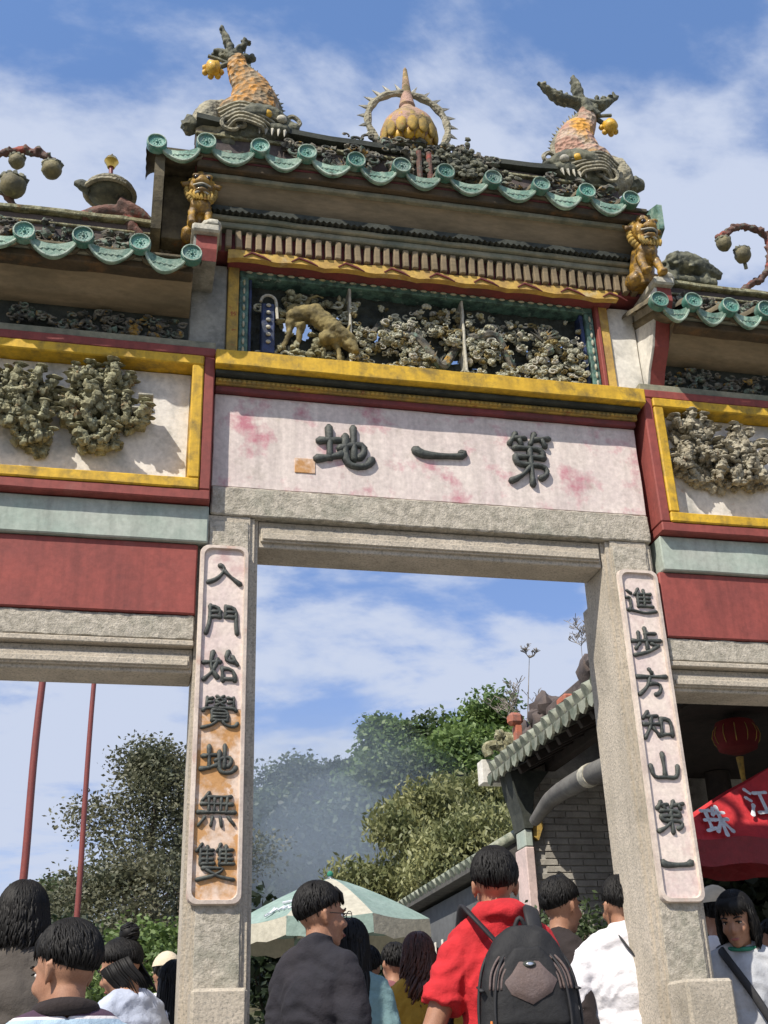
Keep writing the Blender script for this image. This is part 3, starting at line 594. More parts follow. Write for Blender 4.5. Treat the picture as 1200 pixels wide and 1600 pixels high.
def lobe(mb, x, y, z, s, seed):
    """a puffy ruyi cloud head: a fan of overlapping lobes on a stem"""
    r = random.Random(seed); a0 = r.uniform(0, 6.28); n = r.choice((3, 4, 5))
    for k in range(n):
        a = a0 + (k - (n - 1) / 2) * .75; mb.ball((x + s * .75 * math.cos(a), y - .008, z + s * .6 * math.sin(a)), (s * .42, .012, s * .34), 7, 5, nz=.25)
    mb.ball((x, y - .012, z), (s * .5, .014, s * .4), 7, 5, nz=.25)
    mb.tube([(x + s * 1.1 * math.cos(a0 + t), y - .014, z + s * .9 * math.sin(a0 + t)) for t in [-1.5 + i * .5 for i in range(7)]], s * .11, 4)
cl = [MB() for _ in range(3)]
mats_ = [X['relief_cloud'], X['bone'], X['beast']]
for i in range(1900):
    x = random.uniform(1.0, 2.28); z = random.uniform(4.70, 5.12)
    if (z > 5.02 and random.random() < .7) or near_hole(x, z, 1.15): continue
    if noise.noise(Vector((x * 5, z * 7, 2))) < -.25: continue
    k = (0 if random.random() < .66 else random.choice((1, 2)))
    (lobe if i % 3 else scroll)(cl[k], x, random.uniform(.0, .085), z, random.uniform(.010, .025), i)
rk = MB()
for i in range(420):
    x = random.uniform(.62, 1.0); z = 4.69 + abs(random.gauss(0, .07)) if i % 2 else random.uniform(4.9, 5.14)
    if near_hole(x, z, 1.1) or noise.noise(Vector((x * 9, z * 9, 5))) > .2: continue
    rk.ball((x, random.uniform(.03, .09), z), (random.uniform(.012, .03), .02, random.uniform(.01, .022)), 7, 5, nz=.4)
tag(rk.build('rock_relief', X['mossy'], G, True), kind='stuff')
for i in range(90):
    x = random.uniform(.50, .99); z = random.choice((random.uniform(4.69, 4.78), random.uniform(5.0, 5.12)))
    if near_hole(x, z, 1.15): continue
    scroll(cl[0], x, random.uniform(.04, .085), z, random.uniform(.015, .03), 900 + i)
rel = [b_.build('cloud_scrolls', m_, G, True) for b_, m_ in zip(cl, mats_)]
for o in rel: tag(o, kind='stuff')
# dragon winding through the clouds
dr = MB(); pts = []; rad = []
for i in range(60):
    t = i / 59; pts.append((1.10 + 1.0 * t, .035 + .03 * math.sin(t * 17), 4.90 + .10 * math.sin(t * 13) + .03 * math.sin(t * 29))); rad.append(.026 * (1 - .5 * abs(t - .5)))
dr.tube(pts, rad, 8)
for i in range(2, 58, 2):
    p = Vector(pts[i]); dr.spike(p + Vector((0, -.01, .015)), p + Vector((.012, -.02, .05)), .008, 4)
for a in range(9):
    g_ = a / 8 * 2.6 - 1.2; dr.spike((2.05, .02, 4.99), (2.05 + .085 * math.sin(g_ + .2), -.01, 4.99 + .085 * math.cos(g_)), .014, 5)
dr.build('dragon_relief', X['relief_multi'], G, True)
# hoofed beast bending down, with a curled tail
be = MB(); A = [(0.710, 0.040, 5.007), (0.801, 0.020, 5.012), (0.897, 0.000, 4.909), (0.980, 0.000, 4.839), (1.011, -0.020, 4.762)]
be.tube([A[0], A[1], A[2]], [.046, .058, .05], 12); be.tube([A[2], A[3], A[4]], [.058, .045, .022], 10)
be.ball(A[0], (.06, .05, .06)); be.ball((0.870, 0.000, 4.854), (.05, .04, .04))
for a, b_ in (((0.686, 0.040, 4.972), (0.638, 0.040, 4.776)), ((0.733, 0.020, 4.943), (0.702, 0.050, 4.774)), ((0.900, 0.020, 4.863), (0.934, 0.000, 4.712)), ((0.863, 0.040, 4.873), (0.827, 0.050, 4.757))):
    be.tube([a, (Vector(a) + Vector(b_)) / 2 + Vector((.01, 0, 0)), b_], [.028, .016, .012], 8)
be.tube([(0.762, 0.030, 5.047), (0.774, 0.020, 5.099), (0.818, 0.020, 5.129), (0.856, 0.020, 5.117)], [.012, .01, .008, .004], 6)
be.spike((0.937, 0.000, 4.910), (0.932, 0.000, 4.973), .012); be.spike((0.971, 0.000, 4.898), (0.992, 0.000, 4.957), .012)
organic('beast_relief', be, X['beast'], G, .006, 2, disp=.007, dscale=28)
# little inscription tablet at the left of the open-work
tb = MB().box(.53, .60, .02, .1, 4.74, 5.05, c=.006); tb.build('tablet', X['relief_blue'], G)
ar = MB(); ar.tube([(.525 + .04 - .04 * math.cos(a), .015, 5.05 + .045 * math.sin(a)) for a in [i * math.pi / 8 for i in range(9)]] + [(.612, .015, 4.95)], .008, 6)
for i in range(6): ar.ball((.565, .012, 5.03 - i * .045), (.014, .008, .011), 7, 5)
ar.build('tablet_trim', X['bone'], G, True)
for px_, nm in ((.985, 'joint'), (1.60, 'joint')):
    subd_box('joint_strip', X['bone'], G, px_, px_ + .014, .0, .12, 4.69, 5.185, .03, .003, 20)

# cornice above the open-work: ribbon, dentils, mouldings, coving
box('soffit_strip', X['darkred'], G, .345, 2.45, -.07, .15, 5.222, 5.238)
rb = MB(); n = 64; top = []; bot = []
xs = [.34 + 2.13 * i / n for i in range(n + 1)]
for i, x in enumerate(xs):
    u = i / n * 8.5; top.append((x, 5.262 + .006 * math.sin(u * 6.28))); bot.append((x, 5.205 + .014 * abs(math.sin(u * 3.14159)) ** .6))
rb.prism(bot + top[::-1], 'y', -.112, -.075); rb.build('ribbon_moulding', X['ribbon'], G)
for i in range(9):
    rr = MB(); x = .42 + i * .245; rr.tube([(x, -.114, 5.225), (x + .04, -.118, 5.252), (x + .1, -.118, 5.232), (x + .14, -.114, 5.214)], [.004, .006, .006, .003], 5); rr.build('ribbon_twist', X['darkred'], G)
dm = MB().box(-.016, .016, -.028, .02, -.056, .056, c=.005).mesh('dentil'); dm.materials.append(X['coving'])
DB = box('dentil_band', X['darkred'], G, .205, 2.615, -.085, .15, 5.264, 5.386)
for i in range(46):
    o = link('dentil', dm, X['coving'], DB, loc=(.235 + i * .0520, -.098 + random.uniform(-.002, .002), 5.325)); o.rotation_euler = (0, random.uniform(-.05, .05), 0)
subd_box('cornice_fascia', X['moulding'], G, .19, 2.62, -.135, .15, 5.388, 5.424, .06, .003, 7)
subd_box('cornice_roll', X['moulding'], G, .18, 2.63, -.155, .15, 5.426, 5.452, .06, .004, 7)
wv = MB(); n = 150; P0 = [(.19 + 2.44 * i / n, 5.455 + (.009 if i % 2 else -.006)) for i in range(n + 1)]
wv.prism([(p[0], p[1]) for p in P0] + [(2.63, 5.485), (.19, 5.485)], 'y', -.18, .12); wv.build('wavy_moulding', X['dark'], G)
def coving(x0, x1, y0, z0, y1, z1, yb, m, lip=0.02):
    k = 8; poly = []
    for i in range(k + 1):
        t = i / k; poly.append((y0 + (y1 - y0) * (t ** .92), z0 + (z1 - z0) * t))
    poly += [(yb, z1), (yb, z0)]
    o = MB(); nx = 24
    vs = []; fs = []; L = len(poly)
    for i in range(nx + 1):
        x = x0 + (x1 - x0) * i / nx
        for p in poly:
            q = noise.noise_vector(Vector((x * 4, p[0] * 9, p[1] * 9))); vs.append((x, p[0] + q[1] * .004, p[1] + q[2] * .003))
    for i in range(nx):
        for j in range(L): fs.append((i * L + j, i * L + (j + 1) % L, (i + 1) * L + (j + 1) % L, (i + 1) * L + j))
    fs += [tuple(range(L)), tuple(range(nx * L, nx * L + L))[::-1]]
    return o.add(vs, fs).build('coving', m, G, True)
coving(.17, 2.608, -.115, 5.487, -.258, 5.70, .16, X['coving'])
subd_box('eave_moulding', X['darkboard'], G, .155, 2.62, -.268, .16, 5.648, 5.699, .06, .003, 7); subd_box('eave_moulding', X['moulding'], G, .16, 2.615, -.236, .16, 5.618, 5.646, .06, .003, 7)
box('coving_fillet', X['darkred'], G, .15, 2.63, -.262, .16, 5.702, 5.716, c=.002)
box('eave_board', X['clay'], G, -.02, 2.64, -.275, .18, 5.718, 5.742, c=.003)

# tiled eaves
def disc_mesh(r):
    mb = MB(); seg = 20
    prof = [(0.0001, -.018), (r * .45, -.0165), (r * .5, -.018), (r * .78, -.018), (r * .84, -.022), (r, -.021), (r, .0), (r * .98, .02)]
    vs = [(p[0] * math.cos(2 * math.pi * k / seg), p[1], p[0] * math.sin(2 * math.pi * k / seg)) for p in prof for k in range(seg)]
    mb.add(vs, [(i * seg + k, i * seg + (k + 1) % seg, (i + 1) * seg + (k + 1) % seg, (i + 1) * seg + k) for i in range(len(prof) - 1) for k in range(seg)] + [tuple(range(len(vs) - seg, len(vs)))])
    for k in range(8):
        a = k * math.pi / 4; mb.ball((r * .36 * math.cos(a), -.0175, r * .36 * math.sin(a)), (r * .08, .0025, r * .12), 6, 4)
    mb.ball((0, -.02, 0), (r * .16, .006, r * .16), 8, 5)
    return mb.mesh('tile_end', True)
def rim_mesh(r):
    mb = MB(); mb.tube([(r * .9 * math.cos(a), -.026, r * .9 * math.sin(a)) for a in [i * 2 * math.pi / 20 for i in range(21)]], r * .065, 6, caps=False)
    return mb.mesh('tile_end_rim', True)
def drip_pts(w, h, n=14): return [(-w / 2 + w * i / n, -h * (math.sin(math.pi * i / n) ** .8) ) for i in range(n + 1)]
def drip_mesh(w, h):
    mb = MB(); lo = drip_pts(w, h); up = [(x, .018 - .03 * math.sin(math.pi * (x + w / 2) / w)) for x, _ in lo]
    mb.prism(lo + up[::-1][0:], 'y', -.016, .0); return mb.mesh('drip_tile')
def drip_rim(w, h):
    mb = MB(); mb.tube([(x, -.018, z + .006) for x, z in drip_pts(w, h)], .008, 6)
    for k in range(5):
        x = (k - 2) * w * .13; mb.tube([(x - .012, -.016, -h * .42), (x, -.018, -h * .5), (x + .012, -.016, -h * .42)], .0028, 5)
    return mb.mesh('drip_tile_rim', True)
def cover_mesh(L, w):
    mb = MB(); seg = 10; vs = []
    for j in range(9):
        y = L * j / 8; rr_ = w * (1.0 + (.06 if j % 2 else 0))
        for k in range(seg + 1):
            a = math.pi * k / seg; vs.append((rr_ * math.cos(a), y, rr_ * math.sin(a)))
    mb.add(vs, [(j * (seg + 1) + k, j * (seg + 1) + k + 1, (j + 1) * (seg + 1) + k + 1, (j + 1) * (seg + 1) + k) for j in range(8) for k in range(seg)])
    return mb.mesh('cover_tile', True)
def trough_mesh(L, w):
    mb = MB(); seg = 8; vs = []
    for off in (0, .014):
        for j in range(2):
            for k in range(seg + 1):
                a = math.pi * k / seg; vs.append((-w / 2 * math.cos(a), L * j, -.042 * math.sin(a) - off + .004))
    n = seg + 1
    f = [(k, k + 1, n + k + 1, n + k) for k in range(seg)] + [(2 * n + k, 3 * n + k, 3 * n + k + 1, 2 * n + k + 1) for k in range(seg)] + [(k, 2 * n + k, 2 * n + k + 1, k + 1) for k in range(seg)]
    return mb.add(vs, f).mesh('trough_tile', True)
r0 = .051
DM, RM, DRm, DRr, CM, TM = disc_mesh(r0), rim_mesh(r0), drip_mesh(.215, .088), drip_rim(.215, .088), cover_mesh(.46, .05), trough_mesh(.46, .24)
for me_, m_ in ((DM, 'tile'), (RM, 'rim'), (DRm, 'drip'), (DRr, 'rim'), (CM, 'clay'), (TM, 'clay')): me_.materials.append(X[m_])
def eave(xs, zs, y, slope=.35):
    for i, (x, z) in enumerate(zip(xs, zs)):
        tilt = random.uniform(-.05, .05)
        d = link('tile_end', DM, None, G, loc=(x, y - .012, z)); d.rotation_euler = (random.uniform(-.08, .05), 0, tilt)
        rm = link('tile_end_rim', RM, None, d, loc=None); rm.location = (0, 0, 0)
        c_ = link('cover_tile', CM, None, G, loc=(x, y + .005, z)); c_.rotation_euler = (slope, 0, 0)
        if i + 1 < len(xs):
            x2, z2 = xs[i + 1], zs[i + 1]; sc_ = (x2 - x) / .265
            p = link('drip_tile', DRm, None, G, loc=((x + x2) / 2, y + .004, (z + z2) / 2 - .035)); p.scale = (sc_, 1, random.uniform(.9, 1.08)); p.rotation_euler = (random.uniform(.0, .1), -math.atan2(z2 - z, x2 - x), 0)
            q = link('drip_tile_rim', DRr, None, p); q.location = (0, 0, 0)
            t_ = link('trough_tile', TM, None, G, loc=((x + x2) / 2, y + .008, (z + z2) / 2 - .03)); t_.scale = (sc_, 1, 1); t_.rotation_euler = (slope, 0, 0)
UE = [(-0.052, -0.290, 5.723), (0.195, -0.290, 5.771), (0.472, -0.290, 5.784), (0.718, -0.290, 5.786), (0.977, -0.290, 5.777), (1.224, -0.290, 5.779), (1.465, -0.290, 5.778), (1.731, -0.290, 5.777), (2.005, -0.290, 5.776), (2.270, -0.290, 5.773), (2.529, -0.290, 5.759)]
eave([p[0] for p in UE], [p[2] for p in UE], -.29)
LE = [(-1.40, 0, 5.10), (-1.13, 0, 5.095), (-.865, 0, 5.08), (-0.627, -0.320, 5.042), (-0.360, -0.320, 5.054), (-0.095, -0.320, 5.050), (0.149, -0.320, 5.019)]
eave([p[0] for p in LE], [p[2] for p in LE], -.32)
RE = [(2.579, -0.320, 5.054), (2.774, -0.320, 5.074), (2.988, -0.320, 5.068), (3.197, -0.320, 5.073), (3.43, 0, 5.09), (3.66, 0, 5.10), (3.92, 0, 5.10), (4.17, 0, 5.12)]
eave([p[0] for p in RE], [p[2] for p in RE], -.32)
et_ = MB().prism([(-.30, 5.76), (-.20, 5.80), (.1, 5.86), (.1, 5.78), (-.02, 5.62), (-.18, 5.55), (-.29, 5.60)], 'x', 2.69, 2.72).build('verge_tile', X['drip'], G)
# gable boards hanging at both ends of the upper roof
for sx, nm in ((-1, 'l'), (1, 'r')):
    x = -.03 if sx < 0 else 2.66
    poly = [(-.27, 5.70), (-.27, 5.55), (-.24, 5.42), (-.19, 5.28), (-.12, 5.26), (.22, 5.26), (.22, 5.84), (.0, 5.90), (-.27, 5.75)] if sx < 0 else [(-.2, 5.70), (-.12, 5.5), (-.05, 5.3), (.15, 5.26), (.22, 5.26), (.22, 5.84), (.0, 5.90), (-.22, 5.75)]
    MB().prism(poly, 'x', x - .025, x + .025).build('gable_board', X['clay'], G)
    a, b_ = (-.002, .168) if sx < 0 else (2.610, 2.63)
    box('roof_end_block', X['clay'], G, a, b_, -.10, .18, 5.30, 5.715)
# roof decks
MB().prism([(-.26, 5.744), (.12, 5.90), (.50, 5.744)], 'x', -.02, 2.66).build('roof_deck', X['clay'], G)

# side bays
def side(x0, x1, in_right, rx0, rx1):
    """x0..x1 clear width between columns; rx0..rx1 extent of the panel face"""
    subd_box('side_lintel', ro, G, x0, x1, .0, .24, 3.185, 3.30, .02, .005, 30, c=.006)
    box('lintel_step', gr, G, x0, x1, -.004, .2, 3.158, 3.183)
    bm_ = MB(); bm_.box(x0, x1, .04, .23, 3.045, 3.156, c=.004); bm_.box(x0 + .012, x1 - .012, .022, .2, 3.064, 3.125, c=.004); bm_.box(x0 + .02, x1 - .02, .012, .2, 3.072, 3.10, c=.003)
    bm_.build('side_beam', gr, G)
    subd_box('red_band', X['red'], G, x0 + .0, x1 - .0, -.012, .2, 3.302, 3.642, .06, .002, 6)
    subd_box('sage_band', X['sage'], G, rx0, rx1, -.035, .2, 3.645, 3.83, .06, .002, 6)
    fy0 = -.085
    F = bpy.data.objects.new('side_panel', None); COL.objects.link(F); F.parent = G; F.location = Vector(((rx0 + rx1) / 2, 0, 4.2)) - wloc(G)
    z0, z1, w, yw = 3.835, 4.668, .052, .054
    for nm, m_, a, b_, c0, d0 in (('red_border', X['red'], rx0, rx1, z0, z0 + w), ('red_border', X['red'], rx0, rx1, z1 - w, z1), ('red_border', X['red'], rx0, rx0 + w, z0 + w + .001, z1 - w - .001), ('red_border', X['red'], rx1 - w, rx1, z0 + w + .001, z1 - w - .001)):
        subd_box(nm, m_, F, a, b_, fy0, .1, c0, d0, .05, .0015, 8)
    a0, a1, c0, c1 = rx0 + w + .001, rx1 - w - .001, z0 + w + .001, z1 - w - .001
    for a, b_, c_, d_ in ((a0, a1, c0, c0 + yw), (a0, a1, c1 - yw, c1), (a0, a0 + yw, c0 + yw + .001, c1 - yw - .001), (a1 - yw, a1, c0 + yw + .001, c1 - yw - .001)):
        subd_box('yellow_border', X['yellow'], F, a, b_, fy0 - .008, .1, c_, d_, .05, .0015, 8)
    subd_box('panel_field', X['panel_plaster'], F, a0 + yw, a1 - yw, .005, .1, c0 + yw, c1 - yw, .05, .004, 5)
    # relief frieze, its ground coloured dark for the eave's shade, and its coving
    box('frieze_ledge', X['moulding'], G, rx0 - .02 if in_right else rx0, rx1, -.07, .15, 4.67, 4.712)
    xa, xb = (rx0, .164) if in_right else (2.703, rx1)
    box('frieze_ground', X['dark'], G, xa, xb, .0, .15, 4.714, 4.90)
    fr = MB()
    for i in range(int((xb - xa) * 150)):
        x = random.uniform(xa + .02, xb - .02); z = 4.735 + random.random() ** 1.5 * .12
        if noise.noise(Vector((x * 6, z * 5, 1))) > .25: continue
        if random.random() < .5: scroll(fr, x, random.uniform(-.05, -.01), z, random.uniform(.012, .028), i)
        else: fr.ball((x, random.uniform(-.045, -.005), z), (random.uniform(.01, .03), .02, random.uniform(.008, .02)), 7, 5, nz=.6)
    tag(fr.build('frieze_relief', X['relief_multi'], G, True), kind='stuff')
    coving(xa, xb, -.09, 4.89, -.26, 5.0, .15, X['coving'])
    subd_box('eave_moulding', X['darkboard'], G, xa, xb, -.274, .15, 4.958, 4.999, .06, .003, 7)
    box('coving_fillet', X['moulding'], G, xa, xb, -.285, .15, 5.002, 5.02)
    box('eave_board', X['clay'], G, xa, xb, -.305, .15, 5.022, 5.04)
    MB().prism([(-.30, 5.042), (.10, 5.22), (.50, 5.042)], 'x', xa, xb).build('roof_deck', X['clay'], G)
    # ridge with painted frieze
    rz = 5.22
    subd_box('ridge', X['ridgemat'], G, xa, xb, .05, .17, rz, rz + .26, .05, .006, 9)
    subd_box('ridge_cap', X['mossy'], G, xa, xb, .02, .20, rz + .262, rz + .292, .05, .006, 9)
    box('ridge_rib', X['mossy'], G, xa, xb, .035, .185, rz + .20, rz + .215)
    fr = MB()
    for i in range(int((xb - xa) * 200)):
        x = random.uniform(xa + .02, xb - .02); z = random.uniform(rz - .02, rz + .19)
        if random.random() < .4: scroll(fr, x, random.uniform(.01, .04), z, random.uniform(.012, .026), i + 50)
        else: fr.ball((x, random.uniform(.01, .045), z), (random.uniform(.01, .035), .02, random.uniform(.01, .024)), 7, 5, nz=.7)
    tag(fr.build('ridge_relief', X['relief_multi'], G, True), kind='stuff')
    return F
FL = side(-1.078, .256, True, -1.36, .298); FR = side(2.514, 3.838, False, 2.536, 4.12)
# stone thickness of the superstructure behind the bands
box('core_wall', X['grey_plaster'], G, -1.36, .30, .202, .30, 3.19, 5.2); box('core_wall', X['grey_plaster'], G, 2.51, 4.12, .202, .30, 3.19, 5.2)
box('core_wall', X['grey_plaster'], G, .302, 2.508, .202, .30, 3.81, 4.63)
box('upper_wall', X['grey_plaster'], G, .17, 2.63, .152, .24, 5.245, 5.74)
# rockery reliefs of clay in the side panels
def rock(name, parent, spots, seed, m='mossy', label=None):
    """clay rockery: crags, arches and ledges built of knobbly lumps, with dark hollows between"""
    r = random.Random(seed); mb = MB()
    for cx, cz, rx, rz, n in spots:
        for w in range(int(n / 13)):
            a = r.random() * 6.28; q = math.sqrt(r.random()) * .8
            x = cx + rx * q * math.cos(a); z = cz - rz * .3 + rz * q * math.sin(a); d = r.uniform(.02, .11)
            hd = r.uniform(.6, 2.5) if r.random() < .75 else r.uniform(-.5, 3.6); s0 = r.uniform(.012, .022)
            for i in range(r.randint(9, 20)):
                hd += r.uniform(-.5, .5); x += .014 * math.cos(hd); z += .014 * math.sin(hd)
                if ((x - cx) / rx) ** 2 + ((z - cz) / rz) ** 2 > 1.05: break
                d = min(.125, max(.015, d + r.uniform(-.014, .014))); k = r.uniform(.7, 1.25) * s0
                mb.ball((x, -d, z), (k, k * 1.1, k * r.uniform(.7, 1.2)), 7, 5, nz=.5)
                if i % 3 == 0: mb.ball((x + r.uniform(-.02, .02), -d - k * .5, z + k * .7), k * .5, 5, 4, nz=.4)
                if i % 7 == 3: mb.tube([(x, .01, z), (x, -d, z)], [k * 1.3, k * .8], 5)
            mb.ball((x, -d - .004, z + s0 * .8), (s0 * 1.7, s0 * 1.2, s0 * .45), 8, 4, nz=.4)   # a flat ledge on the crag
        for i in range(int(n * .22)):
            a = r.random() * 6.28; q = math.sqrt(r.random()) * .92; k = r.uniform(.015, .03)
            mb.ball((cx + rx * q * math.cos(a), -.012, cz + rz * q * math.sin(a)), (k, .02, k), 6, 4, nz=.5)
    o = mb.build(name, X[m], parent, True); tag(o, label, kind='stuff'); return o
def sp(p, rx, rz, n): return (p[0], p[2], rx, rz, n)
rock('rockery_relief', FL, [sp((-0.225, -0.030, 4.427), .14, .075, 260), sp((-0.271, -0.030, 4.260), .13, .12, 360), sp((-0.110, -0.030, 4.258), .10, .08, 200), sp((-0.232, -0.030, 4.125), .11, .05, 130)], 1)
rock('rockery_relief', FL, [sp((-0.584, -0.030, 4.361), .15, .08, 300), sp((-0.616, -0.030, 4.261), .19, .10, 320), sp((-0.515, -0.030, 4.100), .09, .07, 140), (-.95, 4.25, .16, .18, 250)], 2)
rock('rockery_relief', FR, [sp((2.806, -0.030, 4.438), .12, .085, 200), sp((2.803, -0.030, 4.264), .13, .10, 260), sp((3.055, -0.030, 4.336), .13, .13, 300), sp((2.916, -0.030, 4.179), .16, .06, 170), sp((3.106, -0.030, 4.213), .14, .08, 160), (3.6, 4.25, .16, .2, 250)], 3, 'rockery_pale')
pv = MB(); a, b_ = (-0.020, -0.100, 4.340), (-0.017, -0.100, 4.298)
pv.box(a[0] - .035, a[0] + .035, -.13, -.05, a[2], a[2] + .01, c=.003); pv.box(a[0] - .004, a[0] + .004, -.11, -.10, b_[2] - .015, a[2], c=.002); pv.box(a[0] - .06, a[0] + .03, -.12, -.05, b_[2] - .025, b_[2] - .016, c=.002)
pv.build('clay_pavilion', X['bone'], FL)

# corbelled piers carrying the lions
def pier(x0, x1, mside, zt, short=False):
    poly = [(.0, 4.66), (-.03, 4.72), (-.07, 4.80), (-.15, 4.90), (-.20, 5.02), (-.27, 5.12), (-.27, 5.20), (.15, 5.20), (.15, 4.66)]
    if short: poly = [(-.25, 5.06), (-.26, 5.09), (-.27, 5.12), (-.27, 5.15), (-.27, 5.17), (-.27, 5.19), (-.27, 5.20), (.15, 5.20), (.15, 5.06)]
    o = MB().prism(poly, 'x', x0, x1).build('corbel', mside, G)
    pf = MB()
    q = [(p[0] - .004, p[1]) for p in poly[:7]]
    for a, b_ in zip(q[:-1], q[1:]): pf.add([(x0 + .012, *a), (x1 - .0, *a), (x1 - .0, *b_), (x0 + .012, *b_)], [(0, 1, 2, 3)])
    pf.build('red_facing', X['red'], o)
    box('corbel_cap', X['bone'], o, x0 - .012, x1 + .012, -.31, .15, 5.202, 5.25, c=.01)
    MB().ball(((x0 + x1) / 2 + .03, -.27, 5.27), (.05, .04, .03), nz=.3).build('cap_stone', X['bone'], o, True)
pier(.158, .272, X['grey_plaster'], 5.2, True); pier(2.606, 2.70, X['white_plaster'], 5.2)  # left corbel's sides coloured grey for shade

# upper ridge
rz0 = 5.88
subd_box('ridge', X['ridgemat'], G, .15, 2.66, .04, .18, rz0, 6.20, .05, .008, 7)
cap = MB(); n = 40; vs = []; L = 4
for i in range(n + 1):
    t = i / n; x = .15 + 2.51 * t; z = 6.20 + .045 * (abs(2 * t - 1) ** 2) + .01 * noise.noise(Vector((x * 5, 0, 0)))
    vs += [(x, -.0, z), (x, .0, z + .035), (x, .22, z + .035), (x, .22, z)]
cap.add(vs, [(i * 4 + j, i * 4 + (j + 1) % 4, (i + 1) * 4 + (j + 1) % 4, (i + 1) * 4 + j) for i in range(n) for j in range(4)] + [(0, 1, 2, 3), (n * 4 + 3, n * 4 + 2, n * 4 + 1, n * 4)])
cap.build('ridge_cap', X['dark'], G)
box('ridge_rib', X['mossy'], G, .15, 2.66, .02, .2, 6.15, 6.17)
fr = MB()
for i in range(560):
    x = random.uniform(.2, 2.6); z = random.uniform(5.90, 6.17)
    if .95 < x < 1.9 and random.random() < .9: z = random.uniform(5.92, 6.30)
    if noise.noise(Vector((x * 4, 3, z * 4))) > .22 and not .95 < x < 1.9: continue
    if random.random() < .45: scroll(fr, x, random.uniform(-.02, .03), z, random.uniform(.014, .035), i + 350)
    else: fr.ball((x, random.uniform(-.01, .04), z), (random.uniform(.012, .045), .025, random.uniform(.012, .03)), 7, 5, nz=.8)
tag(fr.build('ridge_relief', X['relief_multi'], G, True), kind='stuff')
fl = MB()
for i in range(340):
    x = random.gauss(1.62, .13); z = 6.02 + abs(random.gauss(0, .12)) * max(0, 1 - abs(x - 1.62) * 1.5)
    fl.ball((x, random.uniform(-.06, .02), z), (.018, .012, .015), 7, 5, nz=.4)
tag(fl.build('ridge_foliage', X['olive'], G, True), kind='stuff')
ps = MB(); 
for x in (1.40, 1.46):
    ps = MB(); ps.tube([(x, -.05, 5.93), (x, -.05, 6.16)], .016, 8); ps.build('ridge_post', X['branch'], G, True)

